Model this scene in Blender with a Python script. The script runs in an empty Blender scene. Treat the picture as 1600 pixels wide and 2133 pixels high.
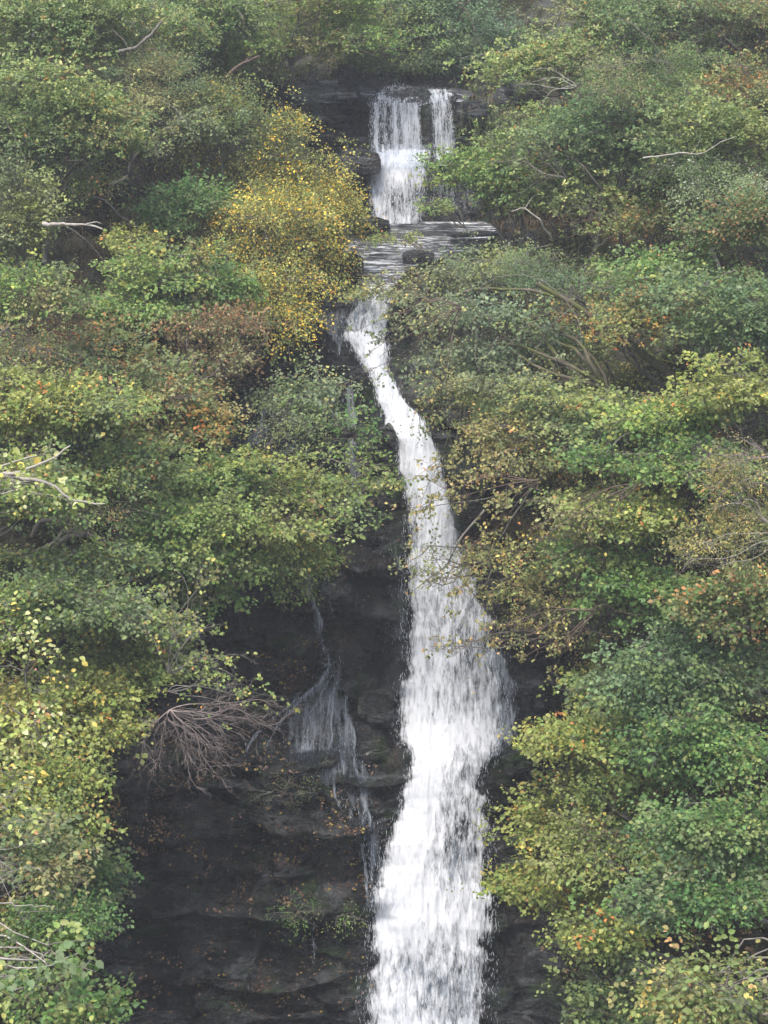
import bpy, math
import numpy as np
from mathutils import Vector, Matrix

rng = np.random.default_rng(7)
SC = bpy.context.scene
COL = SC.collection
R = math.radians

# ------------------------------------------------------------------ camera
PITCH = R(14.0); FPX = 4000.0
cam_d = bpy.data.cameras.new('camera'); cam = bpy.data.objects.new('camera', cam_d); COL.objects.link(cam)
cam.location = (0, 0, 0); cam.rotation_euler = (R(90) - PITCH, 0, 0)
cam_d.sensor_fit = 'VERTICAL'; cam_d.sensor_height = 24.0; cam_d.lens = 24.0 * FPX / 2133.0
cam_d.clip_start = 0.1; cam_d.clip_end = 2000
SC.camera = cam

# ------------------------------------------------------------------ world, sun, exposure
SUN_EL, SUN_AZ = R(64), R(205)          # bright overcast, light from high behind the camera
w = bpy.data.worlds.new('World'); SC.world = w; w.use_nodes = True
nt = w.node_tree; bg = nt.nodes['Background']
sky = nt.nodes.new('ShaderNodeTexSky'); sky.sky_type = 'NISHITA'; sky.sun_disc = False
sky.sun_elevation = SUN_EL; sky.sun_rotation = SUN_AZ; sky.dust_density = 4.0; sky.air_density = 1.0; sky.ozone_density = 0.6
nt.links.new(sky.outputs[0], bg.inputs[0]); bg.inputs[1].default_value = 0.15
sd = bpy.data.lights.new('sun', 'SUN'); sd.energy = 1.5; sd.angle = R(24); sd.color = (1.0, 0.965, 0.91)
so = bpy.data.objects.new('sun', sd); COL.objects.link(so)
_az = SUN_AZ
_dir = Vector((math.sin(_az) * math.cos(SUN_EL), math.cos(_az) * math.cos(SUN_EL), math.sin(SUN_EL)))
so.rotation_euler = _dir.to_track_quat('Z', 'Y').to_euler(); so.location = (0, -20, 60)
SC.view_settings.view_transform = 'Standard'; SC.view_settings.look = 'None'
SC.view_settings.gamma = 1.0; SC.view_settings.use_curve_mapping = False
SC.view_settings.exposure = 1.22
SC.render.engine = 'CYCLES'
SC.cycles.max_bounces = 6; SC.cycles.diffuse_bounces = 3; SC.cycles.glossy_bounces = 2
SC.cycles.transmission_bounces = 3; SC.cycles.transparent_max_bounces = 12; SC.cycles.volume_bounces = 0

CP, SP = math.cos(PITCH), math.sin(PITCH)
def P(u, v, y):
    """world point seen at photo pixel (u, v) of the 1600 x 2133 photograph, at distance y"""
    a = (np.asarray(u, float) - 800) / FPX; b = (1066.5 - np.asarray(v, float)) / FPX
    dy = CP + b * SP; dz = -SP + b * CP
    k = np.asarray(y, float) / dy
    return np.stack(np.broadcast_arrays(a * k, dy * k, dz * k), -1)

def DY(v): return CP + (1066.5 - np.asarray(v, float)) / FPX * SP

# ------------------------------------------------------------------ noise
def _hash(ix, iy, iz, s):
    h = (ix.astype(np.int64) * 374761393 + iy.astype(np.int64) * 668265263 + iz.astype(np.int64) * 2147483647 + s * 1274126177) & 0xFFFFFFFF
    h = ((h ^ (h >> 13)) * 1274126177) & 0xFFFFFFFF
    h = ((h ^ (h >> 16)) * 2246822519) & 0xFFFFFFFF
    return ((h ^ (h >> 15)) & 0xFFFFFF) / float(0xFFFFFF)
def vnoise(x, y, z, s=0):
    x, y, z = np.broadcast_arrays(np.asarray(x, float), np.asarray(y, float), np.asarray(z, float))
    ix, iy, iz = np.floor(x), np.floor(y), np.floor(z)
    fx, fy, fz = x - ix, y - iy, z - iz
    ux, uy, uz = [f * f * f * (f * (f * 6 - 15) + 10) for f in (fx, fy, fz)]
    r = 0
    for a in (0, 1):
        for b in (0, 1):
            for c in (0, 1):
                r = r + _hash(ix + a, iy + b, iz + c, s) * (ux if a else 1 - ux) * (uy if b else 1 - uy) * (uz if c else 1 - uz)
    return r * 2 - 1
def fbm(x, y, z, o=4, s=0, g=0.5):
    a, f, r, t = 1.0, 1.0, 0.0, 0.0
    for i in range(o):
        r = r + a * vnoise(x * f + i * 7.3, y * f + i * 3.1, z * f + i * 5.7, s + i); t += a; a *= g; f *= 2.03
    return r / t
def sstep(a, b, x):
    t = np.clip((x - a) / (b - a), 0, 1); return t * t * (3 - 2 * t)

# ------------------------------------------------------------------ mesh helpers
def mesh_from(name, V, F, mat, parent=None, col=None, uv=None, smooth=False, attrs=None):
    """V (n,3); F list of (m,k) index arrays"""
    me = bpy.data.meshes.new(name)
    V = np.asarray(V, np.float32); F = [np.asarray(f, np.int32) for f in F if len(f)]
    loops = np.concatenate([f.ravel() for f in F]); tot = np.concatenate([np.full(len(f), f.shape[1], np.int32) for f in F])
    st = np.concatenate([[0], np.cumsum(tot)[:-1]]).astype(np.int32)
    me.vertices.add(len(V)); me.vertices.foreach_set('co', V.ravel())
    me.loops.add(len(loops)); me.loops.foreach_set('vertex_index', loops)
    me.polygons.add(len(tot)); me.polygons.foreach_set('loop_start', st); me.polygons.foreach_set('loop_total', tot)
    if smooth: me.polygons.foreach_set('use_smooth', np.ones(len(tot), bool))
    me.update(calc_edges=True)
    if col is not None:
        c = np.ones((len(V), 4), np.float32); c[:, :3] = col
        at = me.color_attributes.new('Col', 'FLOAT_COLOR', 'POINT'); at.data.foreach_set('color', c.ravel())
    if uv is not None:
        ul = me.uv_layers.new(name='UVMap'); ul.data.foreach_set('uv', np.asarray(uv, np.float32)[loops].ravel())
    if attrs:
        for k, a in attrs.items():
            at = me.attributes.new(k, 'FLOAT', 'POINT'); at.data.foreach_set('value', np.asarray(a, np.float32))
    me.materials.append(mat)
    o = bpy.data.objects.new(name, me); COL.objects.link(o)
    if parent is not None:
        o.parent = parent
        me.transform(Matrix.Translation(-parent.location))
    return o
def empty(name, loc, label=None, cat=None, group=None, kind=None):
    o = bpy.data.objects.new(name, None); COL.objects.link(o); o.location = Vector([float(q) for q in loc]); o.empty_display_size = .3
    tag(o, label, cat, group, kind); return o
def tag(o, label=None, cat=None, group=None, kind=None):
    if label: o['label'] = label
    if cat: o['category'] = cat
    if group: o['group'] = group
    if kind: o['kind'] = kind
    return o
def grid_faces(nr, nc):
    i = np.arange((nr - 1) * (nc - 1)); r, c = i // (nc - 1), i % (nc - 1); a = r * nc + c
    return np.stack([a, a + 1, a + nc + 1, a + nc], -1)
def norm(v): return v / np.maximum(np.linalg.norm(v, axis=-1, keepdims=True), 1e-9)
def tubes(L, rad, sides=4):
    """L (B,N,3) polylines, rad (B,N) -> V, F"""
    L = np.asarray(L, float); rad = np.asarray(rad, float); B, N, _ = L.shape
    T = norm(np.gradient(L, axis=1)); ref = np.where(np.abs(T[..., 2:3]) > .9, np.array([1., 0, 0]), np.array([0, 0, 1.]))
    A = norm(np.cross(T, ref)); Bn = np.cross(T, A)
    th = np.arange(sides) * 2 * math.pi / sides
    V = L[:, :, None, :] + rad[:, :, None, None] * (A[:, :, None, :] * np.cos(th)[None, None, :, None] + Bn[:, :, None, :] * np.sin(th)[None, None, :, None])
    idx = np.arange(B * N * sides).reshape(B, N, sides)
    a = idx[:, :-1]; b = idx[:, 1:]
    F = np.stack([a, np.roll(a, -1, 2), np.roll(b, -1, 2), b], -1).reshape(-1, 4)
    return V.reshape(-1, 3), F
def bend_line(p, q, n=8, wob=.12, sag=0.0):
    """irregular curve from p to q"""
    p, q = np.asarray(p, float), np.asarray(q, float); t = np.linspace(0, 1, n)[:, None]; L = np.linalg.norm(q - p)
    off = sum(np.sin(k * math.pi * t) * rng.normal(0, 1, 3) / k ** 1.3 for k in range(1, 5))
    return p + (q - p) * t + off * wob * L * .3 + np.array([0, 0, 1.]) * (np.sin(t * math.pi) * sag * L)
def resample(pts, n):
    pts = np.asarray(pts, float); d = np.concatenate([[0], np.cumsum(np.linalg.norm(np.diff(pts, axis=0), axis=1))])
    s = np.linspace(0, d[-1], n); return np.stack([np.interp(s, d, pts[:, k]) for k in range(3)], -1)

# ------------------------------------------------------------------ materials
def new_mat(name):
    m = bpy.data.materials.new(name); m.use_nodes = True; n = m.node_tree; n.nodes.clear()
    out = n.nodes.new('ShaderNodeOutputMaterial'); return m, n, out
class G:
    def __init__(s, nt): s.nt = nt
    def n(s, t, **kw):
        x = s.nt.nodes.new(t)
        for k, v in kw.items():
            if k.startswith('i_'): x.inputs[int(k[2:])].default_value = v
            else: setattr(x, k, v)
        return x
    def l(s, a, b): s.nt.links.new(a, b)
    def math(s, op, a, b=None, c=None, clamp=False):
        x = s.n('ShaderNodeMath', operation=op, use_clamp=clamp)
        for i, q in enumerate((a, b, c)):
            if q is None: continue
            if isinstance(q, (int, float)): x.inputs[i].default_value = q
            else: s.l(q, x.inputs[i])
        return x.outputs[0]
    def noise(s, vec, scale, det=4, rough=.55, dist=0.0):
        x = s.n('ShaderNodeTexNoise'); x.inputs['Scale'].default_value = scale; x.inputs['Detail'].default_value = det
        x.inputs['Roughness'].default_value = rough; x.inputs['Distortion'].default_value = dist
        s.l(vec, x.inputs['Vector']); return x.outputs[0]
    def ramp(s, f, stops):
        x = s.n('ShaderNodeValToRGB'); e = x.color_ramp.elements
        while len(e) < len(stops): e.new(0.5)
        for el, (p, c) in zip(e, stops): el.position = p; el.color = (*c, 1) if len(c) == 3 else c
        s.l(f, x.inputs[0]); return x.outputs[0]
    def mapr(s, f, a, b, c=0.0, d=1.0):
        x = s.n('ShaderNodeMapRange'); x.inputs[1].default_value = a; x.inputs[2].default_value = b; x.inputs[3].default_value = c; x.inputs[4].default_value = d
        s.l(f, x.inputs[0]); return x.outputs[0]
    def mix(s, f, a, b):
        x = s.n('ShaderNodeMix', data_type='RGBA')
        for sock, q in ((x.inputs[0], f), (x.inputs[6], a), (x.inputs[7], b)):
            if isinstance(q, (int, float)): sock.default_value = q
            elif isinstance(q, tuple): sock.default_value = (*q, 1)
            else: s.l(q, sock)
        return x.outputs[2]
    def scaled(s, vec, sc):
        x = s.n('ShaderNodeMapping'); x.inputs['Scale'].default_value = sc; s.l(vec, x.inputs[0]); return x.outputs[0]

def leaf_material():
    m, nt, out = new_mat('leaf'); g = G(nt)
    at = g.n('ShaderNodeAttribute', attribute_name='Col')
    p = g.n('ShaderNodeBsdfPrincipled'); p.inputs['Roughness'].default_value = .5; p.inputs['Specular IOR Level'].default_value = .35
    g.l(at.outputs[0], p.inputs['Base Color'])
    t = g.n('ShaderNodeBsdfTranslucent'); hs = g.n('ShaderNodeHueSaturation'); hs.inputs['Saturation'].default_value = 1.1; hs.inputs['Value'].default_value = 1.25
    g.l(at.outputs[0], hs.inputs['Color']); g.l(hs.outputs[0], t.inputs[0])
    mx = g.n('ShaderNodeMixShader'); mx.inputs[0].default_value = .32
    g.l(p.outputs[0], mx.inputs[1]); g.l(t.outputs[0], mx.inputs[2]); g.l(mx.outputs[0], out.inputs[0]); return m
def bark_material(name, c1, c2, moss=None):
    m, nt, out = new_mat(name); g = G(nt); tc = g.n('ShaderNodeTexCoord')
    v = g.scaled(tc.outputs['Object'], (1, 1, .35)); n = g.noise(v, 9, 5)
    col = g.mix(g.mapr(n, .35, .65), c1, c2)
    if moss: col = g.mix(g.mapr(g.noise(tc.outputs['Object'], 2.2, 4), .42, .58), col, moss)
    p = g.n('ShaderNodeBsdfPrincipled'); p.inputs['Roughness'].default_value = .85; g.l(col, p.inputs['Base Color'])
    b = g.n('ShaderNodeBump'); b.inputs['Strength'].default_value = .6; b.inputs['Distance'].default_value = .02
    g.l(g.noise(v, 26, 4), b.inputs['Height']); g.l(b.outputs[0], p.inputs['Normal']); g.l(p.outputs[0], out.inputs[0]); return m
def rock_material(name='wet_rock', k=1.0):
    m, nt, out = new_mat(name); g = G(nt); tc = g.n('ShaderNodeTexCoord'); ob = tc.outputs['Object']
    st = g.scaled(ob, (.45, .45, 2.6))
    big = g.noise(ob, .45, 5, .6); lay = g.noise(st, 1.6, 6, .62, .4); fine = g.noise(g.scaled(ob, (1, 1, 1.8)), 7, 6, .65)
    lay = g.math('ADD', g.math('MULTIPLY', lay, .72), g.math('MULTIPLY', g.noise(g.scaled(ob, (1.6, 1.6, .35)), 2.2, 5, .65), .28))   # bedding and vertical drip streaks
    sc = lambda c: tuple(a * k for a in c)
    col = g.ramp(lay, [(.38, sc((.0022, .0028, .0030))), (.47, sc((.0055, .0072, .0077))), (.53, sc((.013, .0165, .0168))), (.60, sc((.07, .076, .08)))])  # palest stop paints wet glints into the rock colour
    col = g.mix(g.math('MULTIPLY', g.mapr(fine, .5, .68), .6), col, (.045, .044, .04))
    col = g.mix(g.math('MULTIPLY', g.mapr(g.noise(ob, 1.1, 5, .65), .53, .64), .85), col, (.020, .038, .011))       # moss
    col = g.mix(g.math('MULTIPLY', g.mapr(g.noise(g.scaled(ob, (1, 1, 1)), .8, 6, .7), .54, .66), .7), col, (.045, .029, .018))  # iron brown stain
    wetg = g.mapr(g.noise(g.scaled(ob, (1, 1, .6)), 1.0, 6, .65), .46, .58)
    at = g.n('ShaderNodeAttribute', attribute_name='soil')
    soilc = g.mix(g.mapr(fine, .35, .65), (.030, .032, .015), (.055, .052, .025))
    col = g.mix(at.outputs['Fac'], col, soilc)
    p = g.n('ShaderNodeBsdfPrincipled'); g.l(col, p.inputs['Base Color']); g.l(g.mapr(wetg, 0, 1, .12, 1.0), p.inputs['Specular IOR Level'])
    rgh = g.mapr(wetg, 0, 1, .8, .2); rr = g.math('ADD', rgh, g.math('MULTIPLY', at.outputs['Fac'], .4), clamp=True); g.l(rr, p.inputs['Roughness'])
    b = g.n('ShaderNodeBump'); b.inputs['Strength'].default_value = 1.0; b.inputs['Distance'].default_value = .2
    vo = g.n('ShaderNodeTexVoronoi', feature='DISTANCE_TO_EDGE'); vo.inputs['Scale'].default_value = 1.0
    wv = g.n('ShaderNodeVectorMath', operation='ADD'); g.l(g.scaled(ob, (1.5, 1.5, 4.2)), wv.inputs[0]); nv = g.n('ShaderNodeTexNoise'); nv.inputs['Scale'].default_value = 1.4; g.l(ob, nv.inputs['Vector']); g.l(nv.outputs[1], wv.inputs[1])
    g.l(wv.outputs[0], vo.inputs['Vector']); crack = g.mapr(vo.outputs[0], .0, .07)
    hh = g.math('ADD', g.math('MULTIPLY', lay, 1.5), g.math('MULTIPLY', fine, .75)); hh = g.math('ADD', hh, g.math('MULTIPLY', crack, .22)); hh = g.math('ADD', hh, g.math('MULTIPLY', g.noise(ob, 28, 4, .6), .14))
    g.l(hh, b.inputs['Height']); g.l(b.outputs[0], p.inputs['Normal']); g.l(p.outputs[0], out.inputs[0]); return m
def water_material(name, sx, sy, lo, hi, col=(.86, .89, .93), bump=.9):
    """foam with gaps torn along the flow; 'dens' on the mesh says how closed it is"""
    m, nt, out = new_mat(name); g = G(nt); tc = g.n('ShaderNodeTexCoord'); uv = tc.outputs['UV']
    d = g.n('ShaderNodeAttribute', attribute_name='dens').outputs['Fac']
    v1 = g.scaled(uv, (sx, sy, 1)); v2 = g.scaled(uv, (sx * 2.6, sy * 1.9, 1)); v3 = g.scaled(uv, (sx * .33, sy * .3, 1))
    n1 = g.noise(v1, 1, 4, .6, .5); n2 = g.noise(v2, 1, 3, .6, .4); n3 = g.noise(v3, 1, 3, .55, .3)
    s = g.math('ADD', g.math('MULTIPLY', n1, .56), g.math('ADD', g.math('MULTIPLY', n2, .32), g.math('MULTIPLY', n3, .12)))
    a = g.mapr(g.math('ADD', s, g.math('SUBTRACT', d, .5)), lo, hi)
    foam = g.n('ShaderNodeBsdfPrincipled'); foam.inputs['Roughness'].default_value = .45; foam.inputs['Specular IOR Level'].default_value = .3
    foam.inputs['Base Color'].default_value = (*col, 1)
    tl = g.n('ShaderNodeBsdfTranslucent'); tl.inputs[0].default_value = (*col, 1)
    fm = g.n('ShaderNodeMixShader'); fm.inputs[0].default_value = .3; g.l(foam.outputs[0], fm.inputs[1]); g.l(tl.outputs[0], fm.inputs[2])
    b = g.n('ShaderNodeBump'); b.inputs['Strength'].default_value = bump; b.inputs['Distance'].default_value = .08
    g.l(s, b.inputs['Height']); g.l(b.outputs[0], foam.inputs['Normal'])
    tr = g.n('ShaderNodeBsdfTransparent'); tr.inputs[0].default_value = (.93, .95, .97, 1)
    mx = g.n('ShaderNodeMixShader'); g.l(a, mx.inputs[0]); g.l(tr.outputs[0], mx.inputs[1]); g.l(fm.outputs[0], mx.inputs[2])
    g.l(mx.outputs[0], out.inputs[0]); return m
def pool_material():
    m, nt, out = new_mat('stream_water'); g = G(nt); uv = g.n('ShaderNodeTexCoord').outputs['UV']
    d = g.n('ShaderNodeAttribute', attribute_name='dens').outputs['Fac']
    n = g.noise(g.scaled(uv, (1.1, 5.5, 1)), 1.3, 6, .65, .6)
    f = g.mapr(g.math('ADD', n, g.math('SUBTRACT', d, .5)), .55, .72)
    p = g.n('ShaderNodeBsdfPrincipled'); g.l(g.mix(f, (.05, .055, .06), (.7, .73, .77)), p.inputs['Base Color'])
    g.l(g.mapr(f, 0, 1, .12, .6), p.inputs['Roughness'])
    b = g.n('ShaderNodeBump'); b.inputs['Strength'].default_value = .8; b.inputs['Distance'].default_value = .06
    g.l(g.noise(g.scaled(uv, (2, 8, 1)), 1.6, 4, .6), b.inputs['Height']); g.l(b.outputs[0], p.inputs['Normal'])
    g.l(p.outputs[0], out.inputs[0]); return m
def spray_material():
    m, nt, out = new_mat('spray_drops'); g = G(nt)
    p = g.n('ShaderNodeBsdfPrincipled'); p.inputs['Base Color'].default_value = (.72, .76, .81, 1); p.inputs['Roughness'].default_value = .4
    t = g.n('ShaderNodeBsdfTranslucent'); t.inputs[0].default_value = (.86, .89, .93, 1)
    mx = g.n('ShaderNodeMixShader'); mx.inputs[0].default_value = .45; g.l(p.outputs[0], mx.inputs[1]); g.l(t.outputs[0], mx.inputs[2]); g.l(mx.outputs[0], out.inputs[0]); return m

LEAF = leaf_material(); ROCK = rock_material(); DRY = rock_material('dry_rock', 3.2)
BARK = {'grey': bark_material('grey_bark', (.10, .09, .075), (.21, .195, .165)),
        'moss': bark_material('mossy_bark', (.07, .058, .04), (.13, .11, .08), (.085, .095, .022)),
        'pale': bark_material('bleached_wood', (.26, .235, .2), (.42, .39, .34)),
        'brown': bark_material('brown_twig', (.075, .052, .038), (.15, .105, .08)),
        'pink': bark_material('pinkish_twig', (.15, .12, .105), (.26, .215, .19))}
WATER = water_material('falling_water', 8.5, 2.0, .47, .68, (.80, .83, .87))
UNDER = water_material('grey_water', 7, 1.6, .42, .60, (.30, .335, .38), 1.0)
THIN = water_material('cascade_water', 13, 1.3, .47, .66, (.66, .69, .73))
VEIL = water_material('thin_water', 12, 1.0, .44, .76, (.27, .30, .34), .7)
POOL = pool_material(); SPRAY = spray_material()

# ------------------------------------------------------------------ the gorge: one parametric sheet
KV = [2300, 2133, 1900, 1740, 1600, 1560, 1500, 1400, 1200, 1050, 900, 780, 690, 600, 560, 470, 462, 330, 318, 212, 200, 170, 90, 0]
KY = [40.4, 41.0, 42.0, 42.7, 43.4, 43.8, 44.6, 45.2, 46.3, 47.1, 48.2, 49.6, 50.6, 52.2, 53.4, 57.0, 57.2, 57.9, 58.3, 58.7, 59.0, 60.6, 62.6, 66.0]
def Yv(v): return np.interp(v, KV[::-1], KY[::-1])
vv = np.concatenate([np.arange(2300, 600, -3.9), np.arange(600, 455, -2.2), np.arange(455, 0, -4.2), [0]])
pr = P(800, vv, Yv(vv))
low = [(-160, -40), (-60, -33), (0, -30.5), (14, -29.2), (24, -28.2), (31, -27.2), (36, -26.2), (38.6, -25.6)]
high = [(69, 2.6), (73, 4.8), (80, 9), (90, 15), (105, 24), (120, 30)]
PY = np.concatenate([[a for a, b in low], pr[:, 1], [a for a, b in high]])
PZ = np.concatenate([[b for a, b in low], pr[:, 2], [b for a, b in high]])
PV = np.concatenate([2300 + (38.6 - np.array([a for a, b in low])) * 30, vv, -np.arange(1, len(high) + 1) * 60])
def dens_path(a, n=3):          # a few more rows on the outer parts
    out = [a[0]]
    for i in range(1, len(a)):
        k = n if (i < len(low) or i > len(a) - len(high) - 1) else 1
        for j in range(1, k + 1): out.append(a[i - 1] + (a[i] - a[i - 1]) * j / k)
    return np.array(out)
PY, PZ, PV = dens_path(PY, 10), dens_path(PZ, 10), dens_path(PV, 10)
xs = np.concatenate([-np.geomspace(120, 13, 34), np.arange(-12.6, 12.61, .08), np.geomspace(13, 120, 34)])
X, VV = np.meshgrid(xs, PV); Y0 = np.repeat(PY[:, None], len(xs), 1); Z0 = np.repeat(PZ[:, None], len(xs), 1)
# banks coming forward on both sides
XLv = ([-60, 0, 170, 330, 470, 600, 780, 900, 1200, 1400, 1700, 2133, 2400, 3000], [-4.6, -4.2, -3.6, -3.2, -3.2, -3.0, -3.2, -3.8, -4.8, -5.4, -6.0, -6.2, -6.5, -8])
XRv = ([-60, 0, 170, 330, 470, 600, 780, 900, 1200, 1400, 1700, 2133, 2400, 3000], [3.4, 3.2, 2.8, 3.0, 4.0, 3.2, 2.6, 2.6, 3.6, 4.0, 3.8, 3.4, 4, 6])
def bank(x, v, y):
    xl = np.interp(v, *XLv); xr = np.interp(v, *XRv)
    l = np.maximum(xl - x, 0); r = np.maximum(x - xr, 0)
    s = lambda d: np.where(d < 1.5, d * d / 3, d - .75)
    k = sstep(700, 1500, v)
    return s(l) * (1.0 + 1.1 * k) + s(r) * (1.05 + .75 * k)
dF = np.minimum(bank(X, VV, Y0), 16 + .15 * np.abs(X))
steep = sstep(2900, 2300, VV)          # only the cliff moves forward; the floor rises instead
# profile normal
tY, tZ = np.gradient(PY), np.gradient(PZ); L_ = np.hypot(tY, tZ); nY, nZ = -tZ / L_, tY / L_
NY = np.repeat(nY[:, None], len(xs), 1); NZ = np.repeat(nZ[:, None], len(xs), 1)
# local forms in photo terms, (u, v, ru, rv, metres towards the camera)
FORMS = [(585, 1345, 120, 70, -1.5), (560, 1290, 110, 60, -.8), (690, 1520, 120, 60, .8), (560, 1560, 130, 45, .5), (730, 1440, 80, 40, .55), (760, 1230, 60, 60, -.6), (770, 1175, 55, 28, .5),
         (780, 1500, 50, 40, .4), (500, 1620, 200, 40, .35), (620, 1690, 90, 40, .5), (480, 2000, 80, 70, -.45), (590, 1960, 60, 50, -.7), (700, 1850, 110, 40, .4), (400, 1900, 120, 30, .4), (300, 1750, 120, 40, .4),
         (1120, 1400, 60, 60, -.9), (1110, 1560, 70, 25, .5), (1130, 1950, 110, 120, -1.2), (1100, 1700, 60, 60, -.7), (1010, 1060, 55, 35, .5), (1080, 1180, 90, 70, -.9),
         (950, 890, 70, 30, .4), (700, 1000, 60, 90, -.6), (640, 930, 70, 60, .4), (600, 800, 90, 50, .3), (740, 850, 30, 60, -.5), (745, 250, 30, 60, -.3), (888, 262, 12, 50, .32), (745, 335, 45, 22, .6),
         (700, 540, 60, 25, .3), (1000, 530, 90, 22, .3), (665, 190, 70, 18, .35), (980, 240, 40, 50, .35), (780, 670, 20, 30, .1), (640, 690, 60, 22, .35)]
push = np.zeros_like(X)
U_ = 800 + X * FPX * DY(np.clip(VV, 0, 2400)) / np.maximum(Y0, 5)
for (fu, fv, ru, rv, am) in FORMS:
    push += am * np.exp(-((U_ - fu) / ru) ** 2 - ((VV - fv) / rv) ** 2)
LEDGES = [(540, 790, 1722, 1760, .55), (300, 560, 1748, 60, .4), (250, 800, 1893, 70, .65), (430, 700, 1580, 60, .45), (690, 860, 1428, 60, .5), (700, 850, 1620, 50, .3), (240, 700, 2045, 60, .5), (640, 800, 1985, 50, .35), (1040, 1200, 1560, 60, .5), (1030, 1180, 1700, 60, .4), (690, 850, 1185, 40, .55), (700, 840, 1290, 40, .4), (880, 1100, 880, 50, .5), (900, 1100, 1000, 40, .5), (480, 700, 770, 40, .4), (480, 720, 1290, 50, .5), (500, 690, 1400, 40, .4), (560, 780, 240, 25, .3), (560, 760, 420, 25, .4), (250, 520, 1640, 50, .35), (360, 640, 1820, 50, .4)]
_ln = fbm(X * .5, Z0 * .2, 3, 4, 141)
for (a0, a1, lv, lh, am) in LEDGES:
    lh = min(lh, 60); v1 = VV + 26 * _ln + 10 * np.sin(X * 1.3 + lv) - (U_ - (a0 + a1) / 2) * .05
    push += am * sstep(a0 - 40, a0 + 60, U_) * sstep(a1 + 40, a1 - 60, U_) * sstep(lv - lh * 1.2, lv - 6, v1) * sstep(lv + 9, lv, v1)
    push -= am * .6 * sstep(a0 - 40, a0 + 60, U_) * sstep(a1 + 40, a1 - 60, U_) * sstep(lv - 4, lv + 8, v1) * sstep(lv + lh, lv + 10, v1)
# bedding: layers of uneven thickness that stand proud in blocks
nearw = np.exp(-((X) / 16.0) ** 2)
warp = 1.1 * fbm(X * .16, Y0 * .1, Z0 * .16, 4, 11)
h1 = (Z0 + .10 * X + warp) / .95; lay = np.floor(h1); fr = h1 - lay
cell = np.floor(X / 2.1 + _hash(lay, lay * 0, lay * 0, 5) * 9 + .8 * vnoise(X * .6, Z0 * .5, 0, 8))
pr1 = _hash(lay, cell, lay * 0, 3)
h2 = (Z0 + .07 * X + warp * .8) / .33; lay2 = np.floor(h2); fr2 = h2 - lay2
cell2 = np.floor(X / .9 + _hash(lay2, lay2 * 0, lay2 * 0, 6) * 9 + .7 * vnoise(X, Z0, 0, 9))
pr2 = _hash(lay2, cell2, lay2 * 0, 4)
def worley(x, z, s=0):
    ix, iz = np.floor(x), np.floor(z); f1 = np.full(x.shape, 9.); f2 = np.full(x.shape, 9.); idn = np.zeros(x.shape); tx = np.zeros(x.shape)
    for a in (-1, 0, 1):
        for b in (-1, 0, 1):
            cx, cz = ix + a, iz + b; px = cx + .1 + .8 * _hash(cx, cz, cx * 0, s); pz = cz + .1 + .8 * _hash(cx, cz, cx * 0, s + 1)
            d = np.hypot(x - px, z - pz); h = _hash(cx, cz, cx * 0, s + 2); c = d < f1
            f2 = np.where(c, f1, np.minimum(f2, d)); idn = np.where(c, h, idn); tx = np.where(c, (x - px) * (h - .5) + (z - pz) * (_hash(cx, cz, cx * 0, s + 3) - .3), tx); f1 = np.where(c, d, f1)
    return f2 - f1, idn, tx
def face(f): return sstep(0, .09, f) * (1 - .45 * sstep(.5, .93, f)) * (1 - .55 * sstep(.93, 1, f))
smk = sstep(-.25, .35, fbm(X * .3, Y0 * .2, Z0 * .35, 3, 17)); smk2 = sstep(-.1, .4, fbm(X * .5, Y0 * .2, Z0 * .6, 3, 18))
rockd = pr1 * face(fr) * .85 * (.3 + .7 * smk) + pr2 * face(fr2) * .30 * (.2 + .8 * smk2) + .75 * fbm(X * .35, Y0 * .35, Z0 * .35, 4, 21) + .16 * fbm(X * 1.7, Y0 * 1.7, Z0 * 2.8, 5, 31, .6)
# smooth the channel below the water
FALL = [(600, 765, 812), (630, 740, 808), (660, 715, 804), (700, 715, 803), (740, 748, 801), (780, 772, 804), (820, 790, 828), (860, 800, 864), (900, 812, 895), (950, 830, 914), (1000, 838, 930), (1060, 850, 940), (1100, 843, 950), (1200, 845, 984),
        (1300, 850, 1032), (1350, 845, 1045), (1400, 836, 1060), (1450, 825, 1068), (1500, 823, 1065), (1540, 835, 1050), (1580, 845, 1030), (1620, 846, 1010), (1680, 826, 1012), (1750, 808, 1018), (1800, 795, 1020), (1900, 772, 1025), (2000, 762, 1022), (2133, 745, 1036), (2300, 735, 1045)]
FA = np.array(FALL, float)
cl = np.interp(VV, FA[:, 0], FA[:, 1]); cr = np.interp(VV, FA[:, 0], FA[:, 2])
chan = sstep(60, -10, np.maximum(cl - U_, U_ - cr)) * sstep(560, 610, VV) * sstep(2400, 2250, VV)
chan2 = sstep(40, 0, np.maximum(760 - U_, U_ - 960)) * sstep(160, 180, VV) * sstep(480, 460, VV)
chan3 = sstep(60, 0, np.maximum(700 - U_, U_ - 1010)) * sstep(440, 470, VV) * sstep(610, 585, VV)
calm = np.clip(np.maximum.reduce([chan * .85, chan2 * .85, chan3 * .75]), 0, 1)
e1, i1, t1 = worley(X / 1.5 + .35 * vnoise(X * .8, Z0 * .8, 0, 501), Z0 / .62 + .35 * vnoise(X * .8, Z0 * .8, 5, 502), 510)
e2, i2, t2 = worley(X / .5 + .3 * vnoise(X * 2, Z0 * 2, 0, 503), Z0 / .24 + .3 * vnoise(X * 2, Z0 * 2, 5, 504), 520)
rockd = rockd * .6 + (i1 - .5) * .62 + t1 * .8 - .2 * sstep(.10, 0, e1) + (i2 - .5) * .2 * sstep(-.2, .3, fbm(X * .4, Z0 * .4, 0, 2, 505)) + t2 * .12 - .03 * sstep(.12, 0, e2)
rockd = (rockd - .1) * (1 - calm)
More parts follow.
